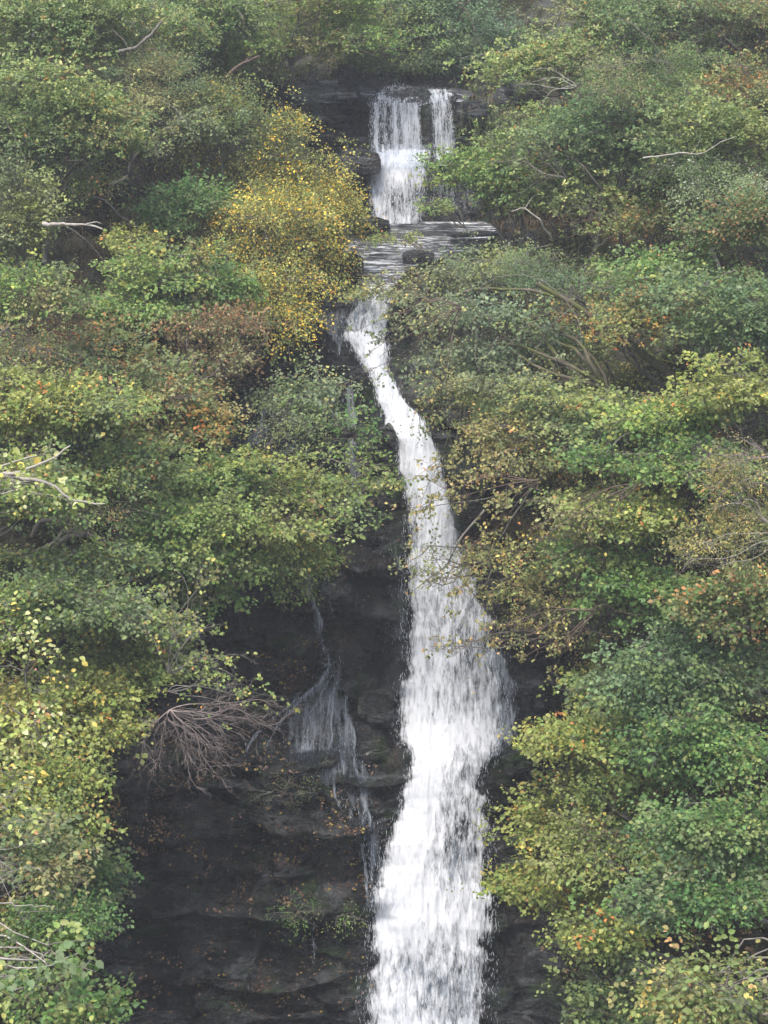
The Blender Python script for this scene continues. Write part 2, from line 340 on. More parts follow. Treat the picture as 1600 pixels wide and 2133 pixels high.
amp = np.where(VV < 165, .5, 1.0) * (.35 + .65 * nearw)
rockd = rockd * amp
big = (np.abs(X) > 13) * 1.0
far_bump = 1.6 * fbm(X * .09, Y0 * .09, Z0 * .05, 4, 51) * sstep(5, 14, np.abs(X))
TX = X
TY = Y0 + NY * rockd - push - dF * steep + 0 * far_bump - far_bump * .7
TZ = Z0 + NZ * rockd * (1 - .5 * calm) + (1 - steep) * (sstep(5, 26, np.abs(X)) * 12 + far_bump) - .12 * chan3
# top slope also climbs at the sides
soil = sstep(.0, 1.2, dF + .9 * fbm(X * .5, Y0 * .5, Z0 * .5, 4, 61)) * sstep(2700, 2400, VV)
# bare rock of the lower left / lower right stays bare
def inpoly_soft(U, V, pts, soft=30):
    pts = np.array(pts, float); lo = np.interp(V, pts[:, 0], pts[:, 1]); hi = np.interp(V, pts[:, 0], pts[:, 2])
    ok = sstep(-soft, soft, np.minimum(U - lo, hi - U)) * sstep(pts[0, 0] - soft, pts[0, 0] + soft, V) * sstep(pts[-1, 0] + soft, pts[-1, 0] - soft, V)
    return ok
ROCKPOLY = [(1130, 600, 1000), (1220, 480, 1120), (1400, 430, 1190), (1560, 280, 1170), (1750, 230, 1060), (2000, 230, 1110), (2300, 200, 1150)]
ROCKPOLY2 = [(580, 560, 870), (700, 540, 900), (900, 450, 1000), (1130, 560, 1040)]
ROCKPOLY3 = [(165, 590, 1000), (330, 700, 960), (460, 700, 1060), (580, 690, 960)]
TU = 800 + TX * FPX * DY(np.clip(VV, 0, 2400)) / np.maximum(TY, 5)
rockmask = np.maximum.reduce([inpoly_soft(TU, VV, ROCKPOLY), inpoly_soft(TU, VV, ROCKPOLY2, 40), inpoly_soft(TU, VV, ROCKPOLY3, 20)])
soil = np.clip(soil * (1 - rockmask) + (VV < 160) * .8, 0, 1)
V3 = np.stack([TX, TY, TZ], -1)
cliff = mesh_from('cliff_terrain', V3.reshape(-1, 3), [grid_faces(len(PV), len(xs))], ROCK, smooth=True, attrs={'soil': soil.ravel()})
cliff['kind'] = 'structure'
NR, NC = len(PV), len(xs)
du = np.gradient(V3, axis=1); dv = np.gradient(V3, axis=0); TN = norm(np.cross(du, dv))
if TN[NR // 2, NC // 2, 1] > 0: TN = -TN

def surf_y(x, z):
    """nearest cliff point at height z in column x"""
    j = int(np.clip(np.searchsorted(xs, x), 0, NC - 1)); c = V3[:, j]; i0 = len(low) * 10 - 12
    i = i0 + int(np.argmin(np.abs(c[i0:, 2] - z))); return c[i]
def ground_below(x, y):
    j = int(np.clip(np.searchsorted(xs, x), 0, NC - 1)); c = V3[:, j]
    i = int(np.argmin(np.abs(c[:, 1] - y) + 0.02 * np.abs(c[:, 2]))); return c[i]

_c = P(0, 0, 1) * 0; _dep = V3[..., 1] * CP - V3[..., 2] * SP
_u = 800 + FPX * V3[..., 0] / np.maximum(_dep, 1); _v = 1066.5 - FPX * (V3[..., 1] * SP + V3[..., 2] * CP) / np.maximum(_dep, 1)
_ok = (_dep > 25) & (_u > -400) & (_u < 2000) & (_v > -200) & (_v < 2400)
DM = np.full((66, 61), 200.0); np.minimum.at(DM, (((_v[_ok] + 200) / 40).astype(int), ((_u[_ok] + 400) / 40).astype(int)), V3[..., 1][_ok])
def terr_y(u, v):
    return float(DM[int(np.clip((v + 200) / 40, 0, 65)), int(np.clip((u + 400) / 40, 0, 60))])
_cand = V3[::6, ::5].reshape(-1, 3); _cr = rockmask[::6, ::5].ravel(); _ci = (_cand[:, 1] > 8) & (_cand[:, 1] < 90) & (np.abs(_cand[:, 0]) < 30); _cand = _cand[_ci]; _cr = _cr[_ci]
def root_point(c, rz):
    d = np.linalg.norm(_cand - c, axis=1); s = np.sign(c[0])
    cost = d + 6 * np.maximum(_cand[:, 2] - (c[2] - .6 * rz), 0) + 2.0 * np.maximum(s * (c[0] - _cand[:, 0]) - .3, 0) + 3.0 * _cr + .6 * np.maximum(c[2] - 3 - _cand[:, 2], 0)
    return _cand[int(np.argmin(cost))]

# ------------------------------------------------------------------ water
def proj_uv(p):
    return 800 + FPX * p[..., 0] / (p[..., 1] * CP - p[..., 2] * SP), 1066.5 - FPX * (p[..., 1] * SP + p[..., 2] * CP) / (p[..., 1] * CP - p[..., 2] * SP)
def rock_front(U, V):
    """distance y of the cliff surface looking along the sheet's own parameters (x, v)"""
    Yc = Yv(V); x = (U - 800) / FPX * Yc / DY(V)     # column
    j = np.clip(np.searchsorted(xs, x), 0, NC - 1)
    vi = np.clip(np.searchsorted(-PV, -V), 0, NR - 1); return TY[vi, j]
def water_strip(keys, densf, off=.18, bulge=.25, nx=60, step=4.0, edge=.10, mat=None, parent=None, name='water_sheet', wob=5, fold=.10, seed=0, dmul=1.0):
    K = np.array(keys, float); n = max(int(abs(K[-1, 0] - K[0, 0]) / step), 8)
    v = np.linspace(K[0, 0], K[-1, 0], n); l = np.interp(v, K[:, 0], K[:, 1]); r = np.interp(v, K[:, 0], K[:, 2])
    wob = wob * np.clip((r - l) / 190, .25, 1) if wob > 10 else wob
    l = l + wob * fbm(v * .03, seed, 0, 4, 71) * 2; r = r + wob * fbm(v * .03, seed + 5, 0, 4, 72) * 2
    s = np.linspace(0, 1, nx); S, Vg = np.meshgrid(s, v); U = l[:, None] * (1 - S) + r[:, None] * S
    Yc = Yv(Vg); fr = np.minimum(Yc, Yc * .0 + rock_front(U, Vg) + .0)
    # smooth the rock distance so that the sheet flows over it
    k = np.ones(9) / 9
    fr = np.apply_along_axis(lambda a: np.convolve(np.pad(a, 4, mode='edge'), k, 'valid'), 0, fr)
    al = v * .011
    xw = (U - 800) / FPX * Yc / DY(Vg)
    rid = fbm(xw * 3.2, al[:, None] * .8, seed, 4, 81) * fold + fbm(xw * 9, al[:, None] * 2.2, seed, 3, 82) * fold * .45
    y = fr - off - bulge * (1 - (2 * S - 1) ** 2) - rid
    Pw = P(U, Vg, y)
    arc = np.concatenate([[0], np.cumsum(np.linalg.norm(np.diff(Pw[:, nx // 2], axis=0), axis=1))])
    d = densf(S, Vg, U) * dmul
    e = np.minimum(S, 1 - S); d = d - .32 * sstep(edge, 0, e) 
    o = mesh_from(name, Pw.reshape(-1, 3), [grid_faces(n, nx)], mat or WATER, parent, uv=np.stack([xw + 20, np.repeat(arc[:, None], nx, 1)], -1).reshape(-1, 2), smooth=True, attrs={'dens': d.ravel()})
    return o, Pw, d
def strands(Pw, D, N, lr=(.08, .34), wr=(.008, .02), out=(.02, .22), spread=.12, rnd=None, parent=None, name='spray', minD=.6, edge_pref=.3):
    """elongated drops that fall with the sheet"""
    n, m, _ = Pw.shape; i = rng.integers(0, n - 2, N * 2); ed = rng.random(N * 2) < edge_pref
    s = np.where(ed, np.where(rng.random(N * 2) < .5, rng.beta(1, 9, N * 2), 1 - rng.beta(1, 9, N * 2)), rng.random(N * 2)); j = np.clip((s * (m - 1)).astype(int), 0, m - 1)
    keep = D[i, j] + rng.random(N * 2) * .3 > minD; keep |= ed; i, j, s, ed = i[keep][:N], j[keep][:N], s[keep][:N], ed[keep][:N]
    p = Pw[i, j] + rng.normal(0, .02, (len(i), 3)); t = norm(Pw[np.minimum(i + 1, n - 1), j] - Pw[i, j])
    wdir = norm(Pw[i, -1] - Pw[i, 0])
    p = p + wdir * (np.where(ed, np.where(s < .5, -1, 1) * np.abs(rng.normal(0, spread, len(i))), 0))[:, None]
    p[:, 1] -= rng.uniform(*out, len(i)); t = norm(t * .6 + np.array([0, -.1, -.8]) + rng.normal(0, .12, (len(i), 3)))
    ln = rng.uniform(*lr, len(i)) ** 1.0 * rng.uniform(.3, 1, len(i)); wd = rng.uniform(*wr, len(i)) * np.where(ed, .7, 1)
    a = norm(np.cross(t, np.array([0, 1., 0]))); b = np.cross(t, a)
    V = np.stack([p - t * ln[:, None] * .5, p + a * wd[:, None], p + b * wd[:, None], p - a * wd[:, None], p + t * ln[:, None] * .5], 1)
    k = np.arange(len(i))[:, None] * 5
    F = np.concatenate([k + np.array([[0, 1, 2]]), k + np.array([[0, 2, 3]]), k + np.array([[4, 2, 1]]), k + np.array([[4, 3, 2]])])
    o = mesh_from(name, V.reshape(-1, 3), [F], SPRAY, parent, smooth=True); o['kind'] = 'stuff'; return o

fall = empty('waterfall', P(890, 2300, 40), 'tall white waterfall plunging down the dark rock face in the middle', 'waterfall', kind='thing')
def g2(S, V, s, v, rs, rv): return np.exp(-((S - s) / rs) ** 2 - ((V - v) / rv) ** 2)
def d_main(S, V, U):
    d = np.full(S.shape, .675)
    d += .10 * g2(S, V, .5, 930, .5, 130)
    d -= .11 * g2(S, V, .58, 1400, .22, 110) + .07 * g2(S, V, .75, 1320, .2, 120) + .07 * g2(S, V, .9, 1450, .14, 120)
    d -= .15 * g2(S, V, .66, 1690, .20, 95) + .11 * g2(S, V, .68, 1790, .20, 70) + .05 * g2(S, V, .6, 1600, .3, 30)
    d += .10 * g2(S, V, .25, 1700, .2, 220) + .08 * g2(S, V, .5, 1900, .5, 50) + .08 * g2(S, V, .4, 1530, .4, 40)
    d -= .10 * g2(S, V, .55, 2040, .35, 90) + .05 * g2(S, V, .75, 2100, .3, 90)
    d -= .10 * g2(S, V, .1, 1120, .25, 60) + .06 * g2(S, V, .1, 1250, .15, 120)
    d -= .09 * (V < 690) * (S < .45) + .03 * (V < 700)
    d += .07 * (fbm(S * 3, V * .012, 3, 3, 91))
    return d
FALLW = [(a, b - 7, c + 8) for a, b, c in FALL]
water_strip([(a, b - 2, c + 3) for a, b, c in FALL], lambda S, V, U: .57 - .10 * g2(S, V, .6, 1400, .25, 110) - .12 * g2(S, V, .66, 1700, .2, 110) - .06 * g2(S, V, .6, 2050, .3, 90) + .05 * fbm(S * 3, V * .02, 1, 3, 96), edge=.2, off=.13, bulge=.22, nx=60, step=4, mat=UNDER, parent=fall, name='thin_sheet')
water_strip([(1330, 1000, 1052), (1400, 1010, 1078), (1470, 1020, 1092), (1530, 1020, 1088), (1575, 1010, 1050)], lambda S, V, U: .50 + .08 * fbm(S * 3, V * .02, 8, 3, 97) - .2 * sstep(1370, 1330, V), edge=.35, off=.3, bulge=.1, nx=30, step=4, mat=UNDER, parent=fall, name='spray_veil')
o, Pw, Dm = water_strip(FALLW, d_main, edge=.15, wob=11, off=.22, bulge=.32, nx=110, step=3.2, parent=fall)
strands(Pw, Dm, 11000, parent=fall, spread=.022, wr=(.003, .008), lr=(.04, .22), minD=.66, edge_pref=.22)
def slab(keys, base, N=0, **kw):
    f = kw.pop('dens', lambda S, V, U: np.full(S.shape, base) + .06 * fbm(S * 3, V * .02, 1, 3, 92))
    sl = {k: kw.pop(k) for k in ('spread', 'lr', 'edge_pref') if k in kw}
    o, a, b = water_strip(keys, f, **kw)
    if N: strands(a, b, N, parent=kw.get('parent'), wr=(.002, .006), out=(.01, .06), **({'spread': .03, 'lr': (.04, .16)} | sl))
    return o
up = empty('upper_waterfall', P(850, 465, 57), 'small two tier cascade with a dark rock rib above the main fall', 'waterfall', kind='thing')
slab([(214, 768, 872), (240, 770, 874), (280, 774, 878), (330, 780, 884)], .56, 2600, off=.10, bulge=.12, nx=50, step=2.5, parent=up, wob=4, fold=.06, mat=THIN, dens=lambda S, V, U: .56 + .10 * vnoise(S * 11, V * .004, 2, 93))
slab([(186, 888, 930), (214, 896, 938), (260, 902, 943), (300, 906, 946), (345, 910, 942)], .56, 1800, mat=THIN, off=.10, bulge=.10, nx=36, step=2.5, parent=up, wob=2, fold=.06)
slab([(312, 796, 892), (335, 784, 892), (362, 765, 890), (395, 765, 885), (430, 772, 880), (466, 784, 876)], .72, 4200, off=.16, bulge=.22, nx=56, step=2.5, parent=up, wob=3, fold=.09, dens=lambda S, V, U: .60 + .10 * g2(S, V, .4, 345, .5, 30) + .06 * g2(S, V, .1, 420, .25, 60) - .07 * g2(S, V, .5, 420, .25, 40) - .10 * g2(S, V, .95, 420, .12, 60))
slab([(180, 800, 850), (194, 772, 955), (206, 765, 950), (220, 768, 880)], .50, 300, off=.12, bulge=.05, nx=50, step=2, parent=up, wob=5, fold=.05)
slab([(300, 790, 900), (318, 785, 905), (340, 780, 895), (352, 790, 880)], .49, 500, off=.30, bulge=.1, nx=40, step=2, parent=up, wob=6, fold=.08)
slab([(172, 815, 845), (190, 795, 850), (214, 775, 872)], .54, 500, off=.06, bulge=.05, nx=30, step=2, parent=up, wob=2, fold=.04)
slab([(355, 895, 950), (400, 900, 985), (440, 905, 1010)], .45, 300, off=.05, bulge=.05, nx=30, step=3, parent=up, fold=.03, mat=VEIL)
# stream over the ledges between the two falls, and the brim above
st = empty('stream', P(860, 540, 55), 'shallow stream sliding over rock ledges between the falls', 'stream', kind='thing')
def stream(keys, base, **kw):
    o, a, b = water_strip(keys, lambda S, V, U: base + .12 * fbm(S * 2, V * .1, 4, 3, 94), mat=POOL, parent=st, edge=.02, bulge=0, fold=.025, nx=90, step=1.6, wob=6, **kw); return o
stream([(462, 745, 1010), (475, 735, 1040), (490, 725, 1030), (520, 712, 1000), (545, 725, 900), (560, 735, 850), (580, 742, 830), (606, 752, 818)], .56, off=.05)
stream([(168, 600, 1010), (176, 640, 1000), (196, 750, 985), (212, 766, 960)], .54, off=.04)
# thin side trickles on the dark wall
tr = empty('side_trickle', P(700, 1500, 44), 'thin grey side trickle spreading over the rock left of the fall', 'trickle', kind='thing')
def trick(keys, base, N=0, par=tr, **kw):
    va, vb = keys[0][0], keys[-1][0]; fd = .16 * (vb - va)
    o, a, b = water_strip(keys, lambda S, V, U: base + .11 - .2 * sstep(va + fd, va, V) - .3 * sstep(vb - fd, vb, V) + .22 * fbm(S * 3.5 + V * .01, V * .008, kw.get('seed', 0), 4, 95), mat=VEIL, parent=par, off=.06, bulge=.05, fold=.03, nx=30, step=3.5, edge=.3, wob=kw.pop('wob', 6), **kw)
    if N: strands(a, b, N // 5, parent=par, wr=(.002, .005), out=(.01, .03), spread=.02, lr=(.05, .16), minD=.3)
trick([(1130, 622, 640), (1200, 632, 650), (1290, 655, 670), (1370, 672, 688), (1420, 680, 700)], .42, 500)
trick([(1120, 675, 690), (1200, 672, 684), (1290, 690, 700)], .36, 150)
trick([(1370, 688, 726), (1410, 655, 722), (1460, 600, 735), (1520, 560, 750), (1600, 560, 760), (1660, 600, 770)], .415, 600, wob=16, seed=3)
trick([(1470, 670, 748), (1560, 680, 762), (1640, 695, 778), (1720, 730, 797), (1810, 762, 802)], .40, 700, wob=10, seed=4)
for _k, (_t, _w) in enumerate([([(1375, 700), (1420, 668), (1470, 612), (1530, 566), (1575, 548)], 15), ([(1385, 706), (1440, 676), (1500, 640), (1560, 628), (1610, 622)], 14), ([(1380, 712), (1440, 700), (1520, 706), (1610, 716), (1690, 745), (1790, 778)], 17),
                              ([(1400, 716), (1480, 722), (1570, 738), (1660, 752), (1740, 775), (1850, 790)], 14), ([(1410, 690), (1490, 690), (1580, 684), (1660, 700), (1720, 742)], 13), ([(1430, 640), (1490, 580), (1540, 520), (1580, 500)], 12), ([(1700, 755), (1790, 762), (1880, 768), (1960, 766)], 9), ([(1890, 655), (1960, 655), (2010, 653)], 7)]):
    _q = resample(np.array([(0, v_, u_) for v_, u_ in _t], float), 14); _q[1:-1, 2] += rng.normal(0, 2.6, 12)
    trick([(v_, u_ - _w / 2, u_ + _w / 2) for _, v_, u_ in _q], .47, 160, wob=4, seed=20 + _k)
trick([(1690, 752, 800), (1760, 762, 804), (1850, 768, 800), (1950, 764, 790)], .45, 700, wob=5, seed=5)
trick([(1120, 770, 846), (1180, 790, 850), (1260, 800, 852), (1350, 800, 850)], .36, 900, wob=8, seed=6)
tr2 = empty('side_trickle', P(700, 1000, 47), 'faint veil of water running behind the leaves left of the upper chute', 'trickle', kind='thing')
trick([(640, 640, 745), (665, 655, 735), (700, 670, 720), (745, 700, 716)], .47, 300, par=tr2, wob=5, seed=7)
trick([(780, 712, 742), (860, 716, 745), (960, 720, 752), (1060, 728, 760)], .38, 500, par=tr2, wob=5, seed=8)
trick([(820, 540, 600), (880, 500, 660), (950, 470, 660)], .40, 500, par=tr2, wob=12, seed=9)
trick([(1110, 408, 424), (1180, 410, 428), (1300, 395, 425), (1360, 405, 430)], .42, 100, par=tr2, wob=4, seed=10)
# plunge pool, out of the picture below
xx = np.linspace(-7, 9, 30); yy = np.linspace(28, 41.5, 26); GX, GY = np.meshgrid(xx, yy)
pp = mesh_from('plunge_pool', np.stack([GX, GY, GX * 0 - 25.9 + .05 * fbm(GX, GY, 0, 3, 5)], -1).reshape(-1, 3), [grid_faces(26, 30)], POOL, uv=np.stack([GX, GY], -1).reshape(-1, 2), smooth=True, attrs={'dens': np.full(GX.size, .5)}); pp['kind'] = 'structure'

# ------------------------------------------------------------------ foliage
PAL = {  # (colour, weight)
 'oak': [((.11, .16, .055), 4), ((.15, .195, .07), 3), ((.085, .13, .055), 3), ((.22, .24, .08), 1), ((.32, .17, .05), .12)],
 'oaklight': [((.16, .215, .07), 4), ((.22, .26, .09), 3), ((.09, .14, .045), 3), ((.34, .34, .14), .7), ((.36, .20, .05), .15)],
 'green': [((.075, .14, .035), 4), ((.11, .175, .045), 3), ((.055, .105, .035), 3), ((.20, .22, .06), .8)],
 'bright': [((.12, .19, .05), 4), ((.17, .23, .065), 3), ((.07, .13, .035), 2), ((.25, .27, .06), .8)],
 'dark': [((.045, .075, .028), 4), ((.065, .10, .038), 3), ((.07, .10, .04), 1.5)],
 'blue': [((.085, .135, .055), 4), ((.115, .165, .072), 3), ((.065, .10, .045), 3), ((.15, .19, .09), .6)],
 'yellowgreen': [((.16, .20, .055), 4), ((.22, .245, .07), 3), ((.10, .15, .04), 3.5), ((.38, .31, .08), .7), ((.40, .18, .06), .25)],
 'hazel': [((.13, .175, .045), 4), ((.17, .20, .055), 3), ((.08, .12, .035), 3), ((.28, .24, .06), .8), ((.20, .12, .05), .4)],
 'gold': [((.56, .40, .06), 2.6), ((.34, .32, .09), 3), ((.19, .21, .06), 6), ((.46, .24, .04), .6), ((.12, .15, .05), 4.5)],
 'birch': [((.14, .15, .045), 4), ((.20, .19, .05), 3), ((.09, .11, .035), 3), ((.36, .26, .05), .9)],
 'brown': [((.16, .10, .05), 4), ((.22, .13, .06), 3), ((.10, .09, .04), 3), ((.09, .12, .04), 2.2), ((.30, .14, .05), .8)],
 'mixed': [((.11, .14, .045), 4), ((.19, .17, .06), 2.5), ((.20, .12, .05), 1.6), ((.07, .11, .035), 3), ((.34, .16, .05), .5)],
 'orange': [((.32, .22, .06), 4), ((.22, .16, .05), 3), ((.12, .13, .04), 3), ((.42, .16, .05), 1)],
 'red': [((.28, .06, .05), 3), ((.18, .07, .05), 3), ((.12, .10, .05), 2)],
 'grey': [((.12, .15, .075), 4), ((.17, .195, .10), 3), ((.085, .11, .055), 3), ((.30, .27, .09), .9)],
 'silver': [((.38, .42, .33), 1.2), ((.18, .23, .11), 4), ((.12, .17, .07), 4)],
 'pale': [((.24, .27, .08), 4), ((.36, .37, .18), 1.6), ((.15, .19, .05), 4), ((.42, .33, .08), 1.2), ((.40, .20, .10), .15)],
 'olive': [((.16, .165, .06), 4), ((.24, .22, .08), 3), ((.10, .11, .045), 2.5), ((.30, .20, .09), 1.0), ((.42, .34, .10), .5)],
}
def pal_cols(pal, n, spray_id, nspray, coh=.55, base=None):
    c = np.array([a for a, b in PAL[pal]]); w_ = np.array([b for a, b in PAL[pal]], float); w_ /= w_.sum()
    sc = rng.choice(len(c), nspray, p=w_); lc = rng.choice(len(c), n, p=w_)
    pick = np.where(rng.random(n) < coh, sc[spray_id], lc)
    sb = rng.uniform(.8, 1.2, nspray)[spray_id]
    cc = c[pick]
    if base is not None:      # neighbouring plants of a bank share their hues here and there
        alt = np.array([(.115, .155, .05), (.16, .19, .065), (.105, .135, .055), (.20, .195, .08)]); b2 = base
        f = vnoise(b2[:, 0] * .8, b2[:, 1] * .8, b2[:, 2] * .8, 411); ai = np.clip(((vnoise(b2[:, 0] * .5, b2[:, 2] * .5, 0, 413) + 1) * 2).astype(int), 0, 3)
        sw = (rng.random(nspray) < np.clip(.30 + .6 * f, .06, .7))[spray_id]; cc = np.where(sw[:, None], alt[ai][spray_id], cc)
        hue = .22 * vnoise(b2[:, 0] * .35, b2[:, 1] * .35, b2[:, 2] * .45, 415)[spray_id]; cc = cc * np.stack([1 + hue, 1 + hue * .4, 1 - hue * .3], -1)
    return CGAIN * cc * (sb * rng.uniform(.78, 1.22, n))[:, None] * rng.uniform(.94, 1.06, (n, 3))
def leaf_mesh(name, p, d, nrm, size, ratio, col, parent, big=False):
    d = norm(d); side = norm(np.cross(nrm, d)); nn = np.cross(d, side); s = size[:, None]; n = len(p)
    if not big:
        V = np.stack([p, p + d * s * .5 + side * s * ratio + nn * s * .12, p + d * s - nn * s * .1, p + d * s * .5 - side * s * ratio + nn * s * .12], 1)
        k = np.arange(n)[:, None] * 4
        F = [np.concatenate([k + [[0, 1, 2]], k + [[0, 2, 3]]])]; m = 4
    else:
        V = np.stack([p, p + d * s * .25 + side * s * ratio * .85 + nn * s * .08, p + d * s * .65 + side * s * ratio * .8 + nn * s * .06, p + d * s - nn * s * .14,
                      p + d * s * .65 - side * s * ratio * .8 + nn * s * .06, p + d * s * .25 - side * s * ratio * .85 + nn * s * .08], 1)
        k = np.arange(n)[:, None] * 6
        F = [np.concatenate([k + [[0, 1, 2]], k + [[0, 2, 3]], k + [[0, 3, 4]], k + [[0, 4, 5]]])]; m = 6
    return mesh_from(name, V.reshape(-1, 3), F, LEAF, parent, col=np.repeat(col, m, 0), smooth=False)

STYLE = {  # spray length, leaves per spray, leaf size, ratio, flatness, droop, rosette
 'oak':   dict(L=.42, K=15, leaf=.086, ratio=.30, flat=.55, droop=.10, ros=True),
 'hazel': dict(L=.60, K=16, leaf=.085, ratio=.36, flat=.22, droop=.18, ros=False),
 'birch': dict(L=.62, K=20, leaf=.06, ratio=.38, flat=1.3, droop=.5, ros=False),
 'shrub': dict(L=.45, K=15, leaf=.075, ratio=.34, flat=.7, droop=.15, ros=False),
 'fine':  dict(L=.50, K=22, leaf=.06, ratio=.22, flat=.6, droop=.15, ros=False),
 'large': dict(L=.45, K=13, leaf=.088, ratio=.40, flat=.6, droop=.15, ros=False),
}
NPL = [0]; DENS = .25; GCOV = 1.7; CGAIN = 1.55
def sprays(root, base, dirs, st, pal, leafs=1.0, coh=.55, big=False, twig='brown', Ls=1.0, from_pts=None, bare=.0, twf=.4):
    """base (S,3), dirs (S,3) -> foliage + twigs"""
    S = len(base); K = st['K']; L = st['L'] * Ls * rng.uniform(.6, 1.25, S); dirs = norm(dirs)
    up = norm(np.array([0, -.25, 1.]) + rng.normal(0, .22 + .3 * st['flat'], (S, 3))); side = norm(np.cross(up, dirs)); up = np.cross(dirs, side)
    tip = base + dirs * L[:, None]; tip[:, 2] -= st['droop'] * L
    if bare < 1:
        has = rng.random(S) >= bare; ids = np.repeat(np.nonzero(has)[0], K); n = len(ids)
        if st['ros']:
            T = 3; tk = rng.integers(0, T, n); tipoff = rng.normal(0, 1, (S, T, 3)) * np.array([.33, .33, .22]); 
            tp = base[ids] + dirs[ids] * L[ids][:, None] * .75 + tipoff[ids, tk] * L[ids][:, None]; 
            ld = norm(rng.normal(0, 1, (n, 3)) + dirs[ids] * .5); ld[:, 2] *= .6; ld = norm(ld)
            p = tp + ld * .02; nr = norm(np.array([0, -.45, 1.]) + rng.normal(0, .5, (n, 3)))
        else:
            a = rng.uniform(.05, 1.02, n); sg = rng.choice([-1., 1.], n); wd = rng.random(n) ** .8 * .42 * (1 - np.abs(a - .45) * .9)
            p = base[ids] + dirs[ids] * (a * L[ids])[:, None] + side[ids] * (sg * wd * L[ids])[:, None] + up[ids] * (rng.normal(0, .07 + .10 * st['flat'], n) * L[ids])[:, None]
            p[:, 2] -= st['droop'] * L[ids] * a * a + .12 * wd * L[ids]
            ld = norm(dirs[ids] * rng.uniform(.2, 1, n)[:, None] + side[ids] * (sg * rng.uniform(.2, 1.1, n))[:, None] + rng.normal(0, .25, (n, 3)) + np.array([0, 0, -.25 * (1 + st['droop'])]))
            nr = norm(up[ids] + np.array([0, -.35, .3]) + rng.normal(0, .38 + .25 * st['flat'], (n, 3)))
        sz = st['leaf'] * leafs * rng.uniform(.6, 1.3, n) * rng.uniform(.72, 1.38, S)[ids]
        col = pal_cols(pal, n, ids, S, coh, base if pal not in ('gold', 'silver', 'pale') else None)
        f = leaf_mesh('foliage', p, ld, nr, sz, st['ratio'], col, root, big); f['kind'] = 'stuff'; NPL[0] += n
    # twigs: one from limb to spray tip, and two laterals, on the sprays that show them
    fp = base if from_pts is None else from_pts
    tw = (rng.random(S) < twf)
    if not tw.any(): return tip
    fp, mid, tp_ = fp[tw], base[tw], tip[tw]; nT = len(fp); m3 = np.linspace(0, 1, 4)[None, :, None]
    ln = fp[:, None] * (1 - m3) ** 2 + 2 * mid[:, None] * m3 * (1 - m3) + tp_[:, None] * m3 * m3
    ln = ln + rng.normal(0, .02, ln.shape) * np.array([0, 1, 1, 0])[None, :, None]
    rad = (.010 * np.linspace(1, .3, 4))[None, :] * rng.uniform(.6, 1.2, nT)[:, None]
    V1, F1 = tubes(ln, rad, 3)
    lt = np.nonzero(tw & (rng.random(S) < .6))[0]; m = 2; ii = np.repeat(lt, m); sg = np.tile([-1., 1.], len(lt))[:, None]; aa = rng.uniform(.2, .7, len(ii))[:, None]
    s0 = base[ii] * (1 - aa) + tip[ii] * aa; s1 = s0 + (dirs[ii] * .5 + side[ii] * sg * .8 + rng.normal(0, .3, (len(ii), 3))) * (L[ii] * .45)[:, None]
    ln2 = np.stack([s0, s1], 1); V2, F2 = tubes(ln2, np.tile([.006, .002], (len(ii), 1)), 3)
    o = mesh_from('twigs', np.concatenate([V1, V2]), [np.concatenate([F1, F2 + len(V1)])], BARK[twig], root); o['kind'] = 'stuff'
    return tip
def limb(root, name, pts, r0, r1, bark, sides=6):
    pts = np.asarray(pts, float); V, F = tubes(pts[None], np.linspace(r0, r1, len(pts))[None] * rng.uniform(.88, 1.12, (1, len(pts))), sides)
    return mesh_from(name, V, [F], BARK[bark], root, smooth=True)
